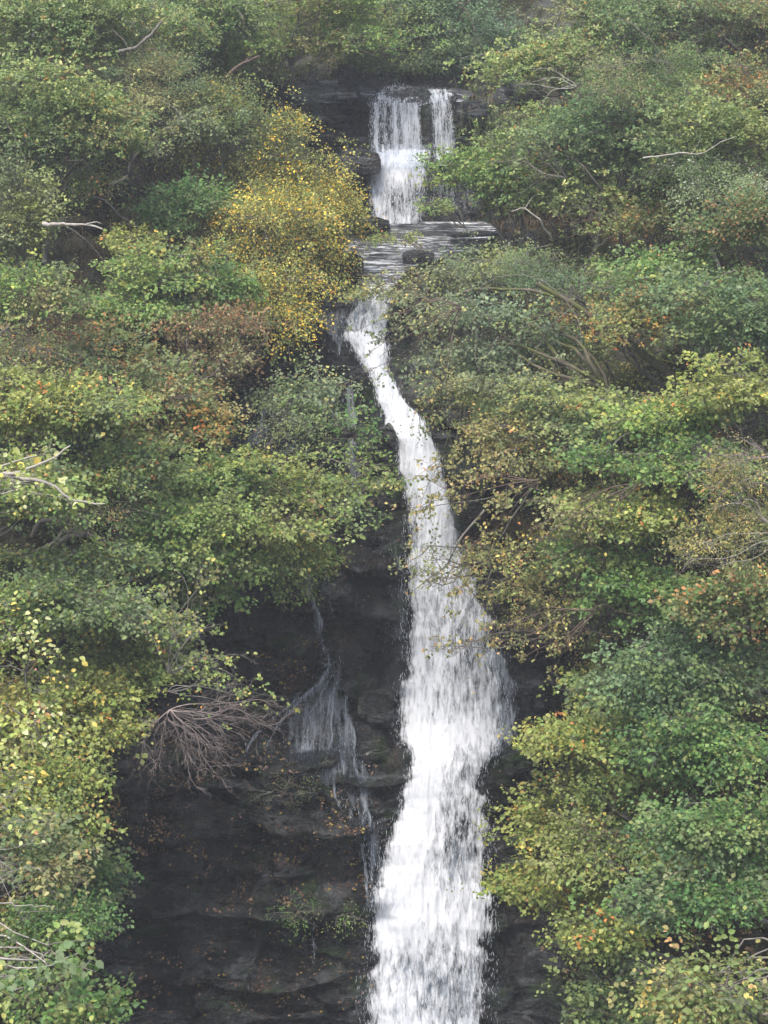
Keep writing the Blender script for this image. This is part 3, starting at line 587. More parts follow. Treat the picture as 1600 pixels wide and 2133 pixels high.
def plant(name, label, cat, u, v, y, ru, rv, style, pal, dens=1.0, leafs=1.0, bark='grey', group=None, big=False, base=None, limbs=None, bare=0.0, nl=None, tiers=False, twig=None, Ls=1.0, depth=None, coh=.55, lr0=.03):
    st = STYLE[style]; c = P(u, v, y); rx, rz = ru * y / FPX, rv * y / FPX; ry = depth or float(np.clip(.75 * rx, .4, 1.8))
    if y >= 28 and ru > 60: ru, rv = ru * 1.12, rv * 1.25
    near = y < 28; yt = terr_y(u, v)
    if not near: y = min(max(y, yt - 4.2), yt - .45 * ry - .2)
    c = P(u, v, y); rx, rz = ru * y / FPX, rv * y / FPX
    if near:
        sx = 1 if c[0] > 0 else -1; bx = sx * (y * .225 + 1.3); b = ground_below(bx, y) + np.array([0, 0, -.3])
    elif base is None: b = root_point(c, rz) + np.array([0, .25, -.2])
    else: b = np.asarray(base, float) + np.array([0, .25, -.1])
    root = empty(name, b, label, cat, group, 'thing')
    H = np.linalg.norm(c - b); size = max(rx, rz)
    M = nl or int(np.clip(round(3 + 3.2 * rx * rz / 1.2), 4, 16))
    # lobes
    M = max(5, int(M * 1.5)); q = norm(rng.normal(0, 1, (M, 3))) * (rng.random((M, 1)) ** (1 / 2.4)) * .88
    if tiers: q[:, 2] = np.round(q[:, 2] * 3) / 3 + rng.normal(0, .06, M)
    lob = c + q * np.array([rx, ry, rz]); lsz = rng.uniform(.45, 1.25, M)
    if near: fork = np.array([b[0] + rng.normal(0, .2), y, c[2] - .5 * rz])
    else: fork = b + (c - b) * (.55 if H > 2 * rz else .3) + rng.normal(0, .06, 3) * size
    tr0 = min(.020 * size + .009 * H + .012, .05 if near else .15)
    tl = bend_line(b, fork, 11, .03 if near else .22); limb(root, 'trunk', tl, tr0, tr0 * .6, bark, 7)
    lines = []
    if limbs:
        for pl in limbs:
            la, lb = (lr0, lr0 * .25)
            if isinstance(pl[0], float): la, lb, pl = pl[0], pl[1], pl[2:]
            pts = resample(np.array([P(a, bb, y + dd) for a, bb, dd in pl]), 14) + rng.normal(0, .012, (14, 3)); lines.append(pts)
            limb(root, 'branch', pts, la, lb, bark)
    for k in range(M):
        e = lob[k]; pl = bend_line(fork, e, 9, .35, sag=.08); lines.append(pl)
        if k < 12: limb(root, 'branch', pl, tr0 * .5, tr0 * .13, bark, 5)
    # long thin stems that run out through the leaves
    ns = int(np.clip(size * 7, 5, 22)); ss = []
    for _ in range(ns):
        a_ = lob[rng.integers(0, M)]; e_ = c + norm(rng.normal(0, 1, 3) * [1, .5, .8]) * np.array([rx, ry, rz]) * rng.uniform(.7, 1.2); e_[1] -= ry * .7
        ss.append(bend_line(a_ * .6 + fork * .4 if rng.random() < .5 else a_, e_, 8, .45, .05))
    Vs, Fs = tubes(np.array(ss), np.linspace(.013, .004, 8)[None] * rng.uniform(.6, 1.3, (ns, 1)) * (y / 42), 3)
    o = mesh_from('stems', Vs, [Fs], BARK['grey' if rng.random() < .65 else 'brown'], root); o['kind'] = 'stuff'
    # sprays on the lobes
    area = math.pi * ru * rv * (y / 45.0) ** 2; S = int(max(20, area * dens * DENS / st['K'] * (.1 / st['leaf']) ** .8))
    wk = lsz ** 2 / (lsz ** 2).sum(); k = rng.choice(M, S, p=wk); lr = (np.array([rx, ry, rz]) * .50 * np.clip((8. / M) ** .33, .6, 1.2))[None] * lsz[k][:, None]
    lr = lr * (np.array([1.3, 1.15, .55]) if tiers else np.array([1.15, 1.1, .95]))
    dq = norm(rng.normal(0, 1, (S, 3))); dq[:, 2] = np.where(dq[:, 2] < -.35, -dq[:, 2] * .6, dq[:, 2]); rr = rng.uniform(.15, 1.0, (S, 1)) ** .7
    shoot = rng.random(S) < .2; rr = np.where(shoot[:, None], rng.uniform(1.0, 1.7, (S, 1)), rr)
    sb = lob[k] + dq * rr * lr; dirs = dq * .8 + norm(sb - c) * .7 + rng.normal(0, .35, (S, 3)); dirs[:, 2] = dirs[:, 2] * (.4 if style != 'oak' else .6) - .1 + .3 * shoot; dirs[:, 1] -= .15
    gap = fbm(sb[:, 0] * 1.1, sb[:, 1] * 1.1, sb[:, 2] * 1.6, 2, 301); kp = (gap > -.30) | (rng.random(S) < .3); sb, dirs, k = sb[kp], dirs[kp], k[kp]
    allp = np.concatenate(lines); allp = allp[::1]
    d2 = ((sb[:, None] - allp[None]) ** 2).sum(-1); fp = allp[np.argmin(d2, 1)]
    sprays(root, sb, dirs, st, pal, leafs, coh, big or y < 30, twig or ('grey' if bark in ('grey', 'pale') else 'brown'), Ls, fp, bare, .30 if bare < .5 else 1.0)
    return root

#PLANTLIST
# ------------------------------------------------------------------ ground cover, grasses, fallen leaves
def terrain_samples(n, mask_fn, x0=-12.2, x1=12.2, v0=-140, v1=2300, over=3):
    """random points on the visible cliff sheet -> position, normal, mask"""
    j = rng.integers(np.searchsorted(xs, x0), np.searchsorted(xs, x1), n * over)
    lo_i = np.searchsorted(-PV, -v1); hi_i = np.searchsorted(-PV, -v0); i = rng.integers(lo_i, min(hi_i, NR - 2), n * over)
    m = mask_fn(TU[i, j], VV[i, j], i, j); k = rng.random(n * over) < m; i, j = i[k][:n], j[k][:n]
    fj, fi = rng.random(len(i)), rng.random(len(i))
    p = V3[i, j] + (V3[i, j + 1] - V3[i, j]) * fj[:, None] + (V3[i + 1, j] - V3[i, j]) * fi[:, None]
    return p, TN[i, j], i, j
def veg_mask(U, V, i, j):
    m = np.clip(soil[i, j] * 1.2, 0, 1); return np.where((V > 170) | (U < 590) | (U > 1020) | (V < 150), m, 0)
# ivy, moss cushions and small herbs
def ground_cover(name, label, n, pal, leaf, maskf, style='shrub', out=.25, droop=.3):
    p, nr, i, j = terrain_samples(int(n * GCOV) // 12, maskf); st = dict(STYLE[style]); st['leaf'] = leaf; st['K'] = 12; st['L'] = .55
    r = empty(name, (0, 45, -10), label, 'ground cover', None, 'stuff')
    d = nr + rng.normal(0, .5, p.shape) + np.array([0, -.2, .25]); sprays(r, p, d, st, pal, from_pts=p - nr * .05, twf=.05)
    return r
nz = lambda U, V, s, k=.006: vnoise(U * k, V * k, s, 201)
left = lambda U: U < 800
ground_cover('undergrowth', 'green herbs and ivy covering the left bank between the trees', 46000, 'green', .075, lambda U, V, i, j: veg_mask(U, V, i, j) * (U < 800) * (nz(U, V, 1) > -.25) * (V > 150))
ground_cover('undergrowth', 'dull green herbs and ivy covering the right bank between the trees', 46000, 'hazel', .075, lambda U, V, i, j: veg_mask(U, V, i, j) * (U > 800) * (nz(U, V, 2) > -.25) * (V > 150))
ground_cover('bracken', 'brown and olive bracken patches dying back on both banks', 30000, 'brown', .085, lambda U, V, i, j: veg_mask(U, V, i, j) * (nz(U, V, 3) > .1) * (V > 150), 'hazel')
ground_cover('undergrowth', 'dark green undergrowth on the slope above the cascade', 34000, 'dark', .09, lambda U, V, i, j: (V < 150) * 1.0)
def grass(name, label, n, spots, cols, ln=(.25, .6)):
    r = empty(name, (0, 45, -10), label, 'grass', None, 'stuff')
    def mf(U, V, i, j):
        m = 0
        for (u, v, ru, rv) in spots: m = np.maximum(m, np.exp(-((U - u) / ru) ** 2 - ((V - v) / rv) ** 2))
        return m * (nz(U, V, 7, .02) > -.3)
    p, nr, i, j = terrain_samples(n, mf, over=25); N = len(p); L = rng.uniform(*ln, N)[:, None]
    d0 = norm(nr * .8 + np.array([0, -.3, .5]) + rng.normal(0, .35, (N, 3))); dn = np.array([0, -.15, -1.]) + rng.normal(0, .12, (N, 3))
    a = p; b = p + d0 * L * .35; c = b + norm(d0 * .6 + dn * .6) * L * .35; e = c + dn * L * .4
    sd = norm(np.cross(nr, [0, 0, 1.]) + rng.normal(0, .3, (N, 3))) * .0065
    V = np.stack([a - sd, a + sd, b - sd, b + sd, c - sd * .8, c + sd * .8, e], 1).reshape(-1, 3); k = np.arange(N)[:, None] * 7
    F4 = np.concatenate([k + [[0, 1, 3, 2]], k + [[2, 3, 5, 4]]]); F3 = k + [[4, 5, 6]]
    cc = np.array(cols)[rng.integers(0, len(cols), N)] * rng.uniform(.7, 1.25, (N, 1))
    o = mesh_from('blades', V, [F4, F3], LEAF, r, col=np.repeat(cc, 7, 0)); o['kind'] = 'stuff'
TAN = [(.26, .19, .10), (.20, .135, .075), (.17, .13, .06), (.14, .14, .055)]; GRN = [(.13, .17, .055), (.10, .14, .045), (.19, .19, .08), (.07, .11, .04)]
grass('hanging_grass', 'straw coloured grass hanging over the ledges of the left bank', 17000, [(300, 250, 60, 70), (170, 170, 70, 40), (130, 640, 130, 100), (220, 560, 100, 80), (340, 420, 120, 90), (320, 1080, 60, 60), (420, 500, 80, 60), (50, 700, 60, 80)], TAN)
grass('hanging_grass', 'straw coloured grass hanging under the oaks of the right bank', 17000, [(1220, 480, 150, 45), (1110, 400, 60, 50), (1060, 1100, 50, 60), (1130, 1120, 60, 50), (1400, 500, 120, 60), (1020, 200, 50, 40), (1180, 700, 150, 60)], TAN)
grass('hanging_grass', 'green tussock grass draped over the ledges right of the main fall', 24000, [(1050, 960, 90, 60), (1130, 780, 150, 70), (1200, 1170, 70, 90), (1060, 250, 70, 60), (1100, 880, 120, 50), (1230, 560, 160, 40), (1000, 850, 50, 60), (640, 170, 50, 15), (960, 600, 50, 30)], GRN, (.3, .7))
# leaves lying on the wet rock
def litter():
    spots = [(560, 1300, 50, 40, 1), (590, 1400, 60, 30, .9), (470, 1590, 120, 50, .9), (680, 1620, 25, 60, 1.2), (340, 1690, 100, 40, .9), (540, 1770, 90, 35, 1.3), (420, 1770, 120, 50, .8), (600, 1690, 120, 30, .7), (500, 1800, 60, 30, 1), (720, 1730, 50, 20, 1),
             (420, 1905, 90, 14, .9), (600, 1850, 120, 20, .7), (500, 2060, 200, 60, .35), (300, 2080, 80, 50, .6), (500, 1700, 280, 160, .22), (500, 1950, 260, 180, .14), (700, 1230, 40, 60, .5), (760, 1120, 40, 30, .3), (330, 1620, 70, 60, .5), (640, 1240, 40, 60, .6), (735, 1800, 30, 60, .5)]
    def mf(U, V, i, j):
        m = 0
        for (u, v, ru, rv, a) in spots: m = np.maximum(m, a * np.exp(-((U - u) / ru) ** 2 - ((V - v) / rv) ** 2))
        nn = TN[i, j]; ledge = .12 + 2.2 * np.clip(nn[:, 2] - .1, 0, 1)
        return np.clip(m * ledge * (.06 + 2.4 * (fbm(U * .022, V * .06, 3, 3, 207) > .14)), 0, 1)
    p, nr, i, j = terrain_samples(3400, mf, v0=1100, over=60); N = len(p); d = rng.normal(0, 1, (N, 3)); d -= nr * (d * nr).sum(-1, keepdims=True)
    cols = np.array([(.22, .12, .07), (.16, .09, .055), (.30, .20, .12), (.10, .06, .04), (.40, .29, .08), (.13, .09, .06), (.27, .17, .13)]); c = cols[rng.integers(0, 7, N)] * rng.uniform(.6, 1.2, (N, 1))
    o = leaf_mesh('leaf_litter', p + nr * .03, norm(d), norm(nr + rng.normal(0, .25, (N, 3))), rng.uniform(.03, .10, N), .38, c, None); tag(o, kind='stuff')
litter()
# ------------------------------------------------------------------ boulders
def boulder(label, u, v, y, rx, ry, rz, seed, rot=0.0, mat=None, mossy=False):
    n, m = 26, 40; th = np.linspace(0, math.pi, n); ph = np.linspace(0, 2 * math.pi, m); T, H = np.meshgrid(th, ph, indexing='ij')
    D = np.stack([np.sin(T) * np.cos(H), np.sin(T) * np.sin(H), np.cos(T)], -1)
    r = 1 + .28 * fbm(D[..., 0] * 1.3 + seed, D[..., 1] * 1.3, D[..., 2] * 1.3, 4, seed) - .12 * np.abs(fbm(D[..., 0] * 3 + seed, D[..., 1] * 3, D[..., 2] * 6, 3, seed + 1))
    q = np.sign(D) * np.abs(D) ** .55 * .86 * r[..., None] * np.array([rx, ry, rz]); c, s = math.cos(rot), math.sin(rot)
    q = np.stack([q[..., 0] * c - q[..., 2] * s, q[..., 1], q[..., 0] * s + q[..., 2] * c], -1); q[:, -1] = q[:, 0]
    o = mesh_from('boulder', (q + P(u, v, y)).reshape(-1, 3), [grid_faces(n, m)], (DRY if mossy else ROCK), smooth=True, attrs={'soil': np.zeros(n * m)}); tag(o, label, 'boulder', kind='thing'); return o
boulder('rounded dark boulder beside the left edge of the upper cascade', 748, 342, 57.2, .75, .6, .42, 3, .1)
boulder('long flat black rock jutting left of the cascade foot', 768, 466, 56.2, .72, .6, .20, 5, -.05)
boulder('blocky dark rock under the golden birch at the stream edge', 722, 552, 53.0, .52, .5, .36, 8)
boulder('low brown rock dividing the stream right of centre', 872, 536, 53.2, .50, .4, .20, 11)
boulder('smooth grey slab with a mossy rim left of the upper brim', 668, 196, 58.9, 1.35, .9, .34, 14, -.05, mossy=True)
boulder('pale layered rock at the right end of the upper brim', 985, 232, 58.6, .62, .6, .38, 41, .12, mossy=True)
boulder('black rib of rock splitting the upper cascade in two', 886, 268, 58.25, .16, .35, .82, 17, .04)
boulder('small wet rock leaning on the left edge of the chute', 812, 905, 47.7, .20, .3, .32, 19, .5)
boulder('grey blue wet rock at the right edge of the main fall', 985, 1075, 46.3, .55, .5, .32, 23, .1)
boulder('rounded ledge rock where the fall kicks out to the right', 1085, 1580, 43.0, .55, .55, .30, 27, .3)
boulder('smooth dark bulge of rock beside the left edge of the fall', 785, 1470, 43.9, .50, .5, .42, 31)
boulder('flat wet stone under the faint right hand trickle', 985, 488, 55.4, .8, .5, .07, 37, .04)

# ------------------------------------------------------------------ trees and bushes
G1 = 'trees and bushes on the left bank'; G2 = 'trees and bushes on the right bank'; G3 = 'bushes on the slope above the cascade'
A = plant
# above the cascade
A('bush', 'dark evergreen bush right above the brim of the cascade', 'bush', 850, 105, 61.5, 110, 60, 'shrub', 'dark', 1.2, group=G3, bark='pale')
A('bush', 'dark bush with bare grey stems above the right of the brim', 'bush', 985, 110, 62, 100, 55, 'hazel', 'dark', .7, bare=.3, group=G3, bark='pale')
A('tree', 'broad dull green tree crossing the top edge above the cascade', 'tree', 820, 20, 66, 190, 60, 'shrub', 'dark', 1.2, group=G3)
A('tree', 'dim green tree at the top edge left of the bare stemmed bush', 'tree', 950, 40, 65, 120, 60, 'hazel', 'blue', .8, group=G3)
A('oak_tree', 'bright green oak whose lowest boughs hang over the brim', 'tree', 640, 60, 58, 160, 66, 'oak', 'bright', 1.1, group=G3, tiers=True)
A('oak_tree', 'green oak behind the grey slab with thin bare twigs below', 'tree', 560, 110, 59, 130, 50, 'oak', 'oak', .9, group=G3, tiers=True)
A('tree', 'pale green tree at the top edge over the left bank', 'tree', 430, 40, 57, 130, 70, 'hazel', 'green', 1, group=G1)
A('tree', 'blue green tree between the top left oak and the brim', 'tree', 520, 20, 64, 130, 60, 'shrub', 'blue', 1, group=G1)
# left bank, upper
A('oak_tree', 'large oak filling the top left corner with lobed green clusters', 'tree', 110, 70, 47, 170, 90, 'oak', 'oaklight', 1.1, group=G1)
A('oak_tree', 'oak with a black leaning stem below the top edge on the left', 'tree', 310, 80, 51, 120, 75, 'oak', 'oak', 1, group=G1)
A('oak_tree', 'pale topped oak below the top left corner oak', 'tree', 100, 225, 45, 130, 70, 'oak', 'oaklight', 1.1, group=G1)
A('oak_tree', 'oak leaning in from the left edge above the curved bare branches', 'tree', 130, 320, 43.5, 150, 85, 'oak', 'oak', 1.2, group=G1, limbs=[[(60, 520, 1), (95, 420, .5), (120, 370, 0), (150, 330, 0)], [(100, 440, .4), (150, 412, .1), (215, 410, 0), (250, 450, 0), (320, 490, 0)], [(60, 470, .4), (130, 463, 0), (180, 500, -.2), (222, 552, -.2)]])
A('bush', 'dull blue green bush over the shaded rock left of the birch', 'bush', 330, 180, 53, 110, 60, 'fine', 'blue', .9, group=G1)
A('bush', 'thin olive bush with pale tips beside the birch top', 'bush', 370, 250, 52, 90, 60, 'shrub', 'grey', .7, group=G1)
A('birch_tree', 'golden yellow birch standing left of the cascade', 'tree', 615, 430, 50.5, 98, 172, 'birch', 'gold', 1.0, group=G1, base=surf_y(-3.4, -9.6), bark='brown', coh=.4)
A('birch_tree', 'olive green birch merging into the left side of the golden one', 'tree', 505, 370, 51.0, 100, 150, 'birch', 'birch', 1.15, group=G1)
A('birch_tree', 'small golden birch drooping over the wet rock under the large birch', 'tree', 580, 625, 49, 85, 75, 'birch', 'gold', .75, group=G1, coh=.4)
A('birch_tree', 'yellow flecked young birch left of the stream bend', 'tree', 560, 510, 50, 95, 85, 'birch', 'gold', .8, group=G1)
A('bush', 'low leafy bush on the bank left of the birch foot', 'bush', 400, 455, 50.5, 75, 50, 'hazel', 'green', 1, group=G1)
A('bush', 'small yellow leaved bush under the bleached fallen limb', 'bush', 285, 500, 48, 60, 28, 'large', 'yellowgreen', .8, group=G1)
A('bush', 'ivy green bush hanging on the far left rock', 'bush', 40, 480, 44, 70, 110, 'shrub', 'grey', .9, group=G1)
A('sycamore_tree', 'fresh green sycamore with flat tiers in the middle of the left bank', 'tree', 310, 615, 47, 130, 62, 'large', 'bright', 1.2, group=G1, tiers=True)
A('sycamore_tree', 'small green sycamore below the golden birch', 'tree', 430, 600, 48, 80, 65, 'large', 'green', 1, group=G1)
A('bush', 'green bush at the left edge below the ivy rock', 'bush', 60, 610, 44, 80, 45, 'hazel', 'bright', .9, group=G1)
A('bush', 'reddish bramble low on the left bank', 'bush', 120, 660, 44.5, 60, 45, 'fine', 'red', .45, group=G1, bare=.35, bark='pink')
A('bush', 'pale bare twigged bush with few leaves at the left edge', 'bush', 60, 740, 42.5, 90, 70, 'fine', 'mixed', .6, group=G1, bare=.3)
A('rowan_tree', 'rusty brown rowan with bare arching twigs above the side trickle', 'tree', 430, 740, 46.5, 125, 80, 'shrub', 'brown', 1, group=G1, bare=.25, bark='pink')
A('bush', 'green and rust mottled bush left of the brown rowan', 'bush', 270, 770, 45, 110, 65, 'hazel', 'mixed', 1, group=G1)
A('bush', 'orange tinged hazel bush under the brown rowan', 'bush', 330, 860, 43.5, 120, 60, 'large', 'mixed', .9, group=G1)
A('hazel_bush', 'small orange leaved bush at the foot of the rowan', 'bush', 400, 880, 43.8, 60, 36, 'large', 'orange', .6, group=G1)
A('hazel_bush', 'yellow green hazel at the left edge halfway down', 'bush', 110, 850, 40, 150, 75, 'large', 'yellowgreen', 1.1, group=G1, tiers=True)
A('bush', 'pale green spray of leaves in front of the misty side water', 'bush', 625, 830, 46, 70, 60, 'hazel', 'grey', .45, group=G1)
A('ash_sapling', 'leafy sapling reaching toward the chute from the left', 'tree', 715, 890, 45.5, 65, 38, 'hazel', 'green', .3, group=G1)
A('bush', 'grey green bush beside the hidden side water', 'bush', 590, 900, 45.5, 60, 60, 'fine', 'grey', .4, group=G1)
A('hazel_tree', 'wide olive hazel spreading over the cliff left of the main fall', 'tree', 570, 1035, 42.5, 160, 75, 'large', 'hazel', .62, group=G1, tiers=True)
A('hazel_tree', 'thin branched hazel whose leaf tips reach the main fall from the left', 'tree', 725, 1000, 43.5, 65, 65, 'large', 'hazel', .26, group=G1, tiers=True)
A('sycamore_tree', 'deep green sycamore left of the wide olive hazel', 'tree', 420, 1000, 42, 100, 60, 'large', 'green', 1, group=G1)
A('bush', 'bright green bush on the cliff edge below the sycamore', 'bush', 350, 1090, 40.5, 130, 85, 'large', 'bright', 1, group=G1)
A('bush', 'grey green hanging bush over the dark wall below the olive hazel', 'bush', 610, 1150, 43.2, 75, 80, 'shrub', 'hazel', .8, group=G1)
A('bush', 'vivid green clump at the edge of the dark cave', 'bush', 440, 1225, 40.5, 75, 70, 'large', 'bright', .9, group=G1)
A('hazel_bush', 'yellow tipped bush left of the dark hollow', 'bush', 235, 985, 38.5, 90, 60, 'large', 'yellowgreen', .9, group=G1)
A('bush', 'brownish thin bush over the dark hollow at left', 'bush', 210, 1060, 38, 80, 50, 'fine', 'mixed', .5, group=G1, bare=.3)
A('hazel_bush', 'flat green bough just under the dark hollow', 'bush', 175, 1170, 37, 110, 32, 'large', 'hazel', 1, group=G1, tiers=True)
A('hazel_bush', 'olive green bush at the left edge above the pale leaved tree', 'bush', 40, 1040, 36, 90, 80, 'large', 'yellowgreen', .9, group=G1)
# left bank, near
A('hazel_tree', 'yellow and orange flecked hazel behind the bare twigs', 'tree', 260, 1370, 33, 120, 100, 'large', 'yellowgreen', 1.15, group=G1)
A('hazel_tree', 'light green hazel filling the left bank above the near trees', 'tree', 130, 1260, 32, 170, 80, 'large', 'hazel', 1.2, group=G1)
A('hazel_tree', 'dense green hazel low on the left with a ragged right edge', 'tree', 125, 1500, 30, 145, 100, 'large', 'yellowgreen', 1.3, group=G1)
A('hazel_tree', 'deep green hazel bough pointing right over the dark wall', 'tree', 165, 1815, 31, 110, 62, 'large', 'green', 1.2, group=G1, tiers=True)
A('hazel_tree', 'green hazel between the ragged hazel and the pointing bough', 'tree', 90, 1670, 30, 115, 80, 'large', 'hazel', 1.25, group=G1)
A('hazel_tree', 'dark green hazel under the pointing bough at lower left', 'tree', 105, 1940, 30, 100, 75, 'shrub', 'green', 1.2, group=G1)
A('bush', 'olive bush with pale twigs at the lower left edge', 'bush', 50, 1830, 26, 90, 110, 'shrub', 'olive', .8, group=G1, bare=.2, bark='grey')
A('hazel_bush', 'fresh green bush in the bottom left corner', 'bush', 100, 2080, 27, 110, 75, 'large', 'green', 1, group=G1)
A('whitebeam_tree', 'pale leaved whitebeam at the left edge with silvery undersides', 'tree', 30, 1420, 20, 105, 150, 'large', 'pale', .34, .62, group=G1, big=True)
A('whitebeam_tree', 'sparse pale branch with large yellow leaves reaching in from the left edge', 'tree', 60, 985, 19, 110, 40, 'large', 'pale', .28, .62, group=G1, big=True, bark='pale', limbs=[[(-60, 1010, 0), (40, 985, 0), (100, 960, 0), (150, 930, 0)], [(-60, 990, 0), (80, 1000, 0), (150, 1040, 0), (220, 1055, 0)]])
A('whitebeam_tree', 'pale leaved branch with white twigs low at the left edge', 'tree', 20, 1640, 19, 80, 110, 'large', 'pale', .30, .62, group=G1, big=True, bark='pale')
A('whitebeam_tree', 'large leaved twig near the bottom left corner', 'tree', 60, 2010, 17, 80, 60, 'large', 'yellowgreen', .26, .9, group=G1, big=True, bark='pale')
# bare twiggy branch over the wall
# right bank, upper
A('oak_tree', 'sunlit oak right of the brim with grey forked twigs under it', 'tree', 1130, 140, 52, 110, 62, 'oak', 'oaklight', 1.1, group=G2, bark='grey')
A('oak_tree', 'oak at the top edge right of the sunlit oak', 'tree', 1290, 60, 52, 130, 80, 'oak', 'oak', 1, group=G2)
A('willow_tree', 'green willow with white leaf undersides near the top right', 'tree', 1340, 190, 50, 130, 80, 'fine', 'green', .9, group=G2)
A('bush', 'brownish green thicket in the top right corner', 'bush', 1510, 70, 55, 130, 85, 'shrub', 'mixed', 1, group=G2)
A('rowan_tree', 'orange brown rowan with thin upright stems below the top right corner', 'tree', 1510, 190, 52, 100, 60, 'shrub', 'mixed', .7, group=G2, bare=.1)
A('oak_tree', 'bright green oak bough pointing at the upper cascade', 'tree', 1000, 380, 48, 85, 50, 'oak', 'bright', 1.1, group=G2, limbs=[[(1180, 500, 1), (1130, 450, .5), (1110, 420, 0), (1060, 400, 0), (980, 370, 0)]])
A('oak_tree', 'oak with crowded grey twigs right of the pointing bough', 'tree', 1110, 330, 48, 120, 85, 'oak', 'oaklight', 1.05, group=G2, bare=.12)
A('oak_tree', 'large oak in the middle of the upper right bank', 'tree', 1270, 330, 47, 150, 95, 'oak', 'oak', 1.1, group=G2, limbs=[[(1380, 530, 1), (1385, 470, .4), (1405, 420, 0), (1400, 360, 0)]])
A('oak_tree', 'low light green oak scrub on the slope under the large oak', 'tree', 1230, 440, 46.5, 110, 38, 'oak', 'oaklight', .7, group=G2, bare=.15)
A('bush', 'olive bramble bank between the oak scrub and the silver willow', 'bush', 1380, 470, 46.5, 90, 40, 'shrub', 'mixed', .8, group=G2)
A('willow_tree', 'silver leaved willow patch on the right bank', 'tree', 1490, 390, 46, 85, 50, 'fine', 'silver', .8, group=G2)
A('oak_tree', 'green oak behind the silver willow', 'tree', 1450, 310, 48, 140, 75, 'oak', 'oak', 1, group=G2)
A('bush', 'olive bush at the right edge below the silver willow', 'bush', 1560, 520, 44, 90, 90, 'shrub', 'mixed', 1, group=G2)
A('bush', 'yellowish oak scrub over the small dark gap by the cascade foot', 'bush', 1075, 425, 47.5, 50, 22, 'oak', 'yellowgreen', .9, group=G2)
A('fern', 'feathery blue green ferns below the brown bracken on the right', 'fern', 1180, 560, 47.5, 130, 45, 'fine', 'blue', .9, group=G2)
A('bush', 'pale round leaved bush beside the stream bend', 'bush', 830, 590, 50.5, 110, 24, 'large', 'grey', .45, group=G2, leafs=.9)
A('bush', 'mottled green bush on the bank right of the stream', 'bush', 1000, 560, 50, 90, 40, 'shrub', 'grey', .8, group=G2)
A('sycamore_tree', 'light green saplings above the mossy leaning trunk', 'tree', 1350, 590, 45, 120, 50, 'large', 'bright', .8, group=G2)
A('bush', 'dark blue green mass at the right edge below the olive bush', 'bush', 1510, 680, 42, 130, 80, 'hazel', 'blue', 1.1, group=G2)
A('bush', 'green brown bush right of the oak trunk', 'bush', 1400, 640, 44, 100, 60, 'shrub', 'mixed', .9, group=G2)
A('oak_tree', 'orange and yellow oak shoot on the mossy leaning trunk', 'tree', 1290, 690, 40, 60, 20, 'oak', 'orange', .9, .9, group=G2)
A('oak_tree', 'small orange oak shoot left of the larger orange one', 'tree', 1205, 665, 40, 32, 16, 'oak', 'orange', .8, .9, group=G2)
# leaning mossy tree and boughs across the fall
A('hornbeam_tree', 'leaning tree with a thick mossy trunk and long boughs toward the fall', 'tree', 1045, 690, 40.5, 170, 85, 'large', 'grey', .36, .85, group=G2, bark='moss', tiers=True, lr0=.085,
  base=surf_y(8.2, -9.5), limbs=[[.13, .06, (1480, 860, -.4), (1390, 775, -.6), (1280, 690, -.8), (1180, 625, -.8), (1120, 590, -.8)], [.05, .018, (1180, 625, 0), (1090, 602, 0), (1000, 600, 0), (900, 628, 0), (862, 668, 0)], [.016, .006, (862, 668, 0), (840, 700, 0), (825, 720, 0), (790, 745, 0)], [.045, .02, (1250, 665, 0), (1150, 650, 0), (1060, 680, 0), (990, 715, 0)], [.02, .008, (990, 715, 0), (930, 790, 0), (915, 850, 0), (900, 900, 0)], [.014, .004, (960, 610, 0), (900, 650, 0), (850, 665, 0), (800, 690, 0), (770, 740, 0)]])
A('hornbeam_tree', 'grey leaved hornbeam over the ferny ledge right of the chute', 'tree', 1100, 790, 41.5, 170, 75, 'large', 'grey', .7, .85, group=G2, tiers=True)
A('hornbeam_tree', 'hornbeam with drooping twigs in front of the chute', 'tree', 985, 830, 41, 75, 65, 'large', 'hazel', .24, .85, group=G2, limbs=[[(1040, 700, 0), (990, 780, 0), (960, 850, 0), (945, 950, 0), (940, 1040, 0)]])
A('hazel_tree', 'long branched hazel crossing the main fall from the right', 'tree', 1135, 930, 39, 150, 60, 'large', 'olive', .60, .8, group=G2, tiers=True, bark='grey', limbs=[[(1330, 880, 1), (1240, 930, .5), (1120, 1000, 0), (1010, 1040, 0), (930, 1050, 0), (850, 1060, 0)], [(1120, 1000, 0), (1060, 1090, 0), (1010, 1180, 0), (1000, 1240, 0)]])
A('hazel_tree', 'sparse yellow dotted hazel twigs in front of the dark right wall', 'tree', 1130, 1130, 39, 120, 75, 'large', 'olive', .24, .75, group=G2, limbs=[[(1300, 1030, 1), (1180, 1110, 0), (1100, 1200, 0), (1040, 1260, 0)]])
A('hazel_tree', 'low drooping branch with tiny yellow leaves across the fall', 'tree', 1130, 1320, 37.5, 120, 26, 'large', 'olive', .34, .75, group=G2, bare=.25, limbs=[[(1330, 1220, 1), (1220, 1280, .4), (1120, 1330, 0), (1050, 1350, 0), (900, 1345, 0)], [(1220, 1285, .4), (1110, 1310, 0), (1030, 1320, 0), (950, 1350, 0)]])
A('hazel_tree', 'fine twigs and scattered leaves in front of the middle of the fall', 'tree', 920, 1200, 40, 90, 70, 'large', 'olive', .10, .75, group=G2, limbs=[[(1010, 1060, 0), (960, 1120, 0), (930, 1180, 0), (860, 1230, 0)]])
A('hazel_tree', 'yellowish hazel twigs hanging over the dark recess on the right', 'tree', 1190, 1240, 37.5, 110, 65, 'large', 'olive', .4, .8, group=G2)
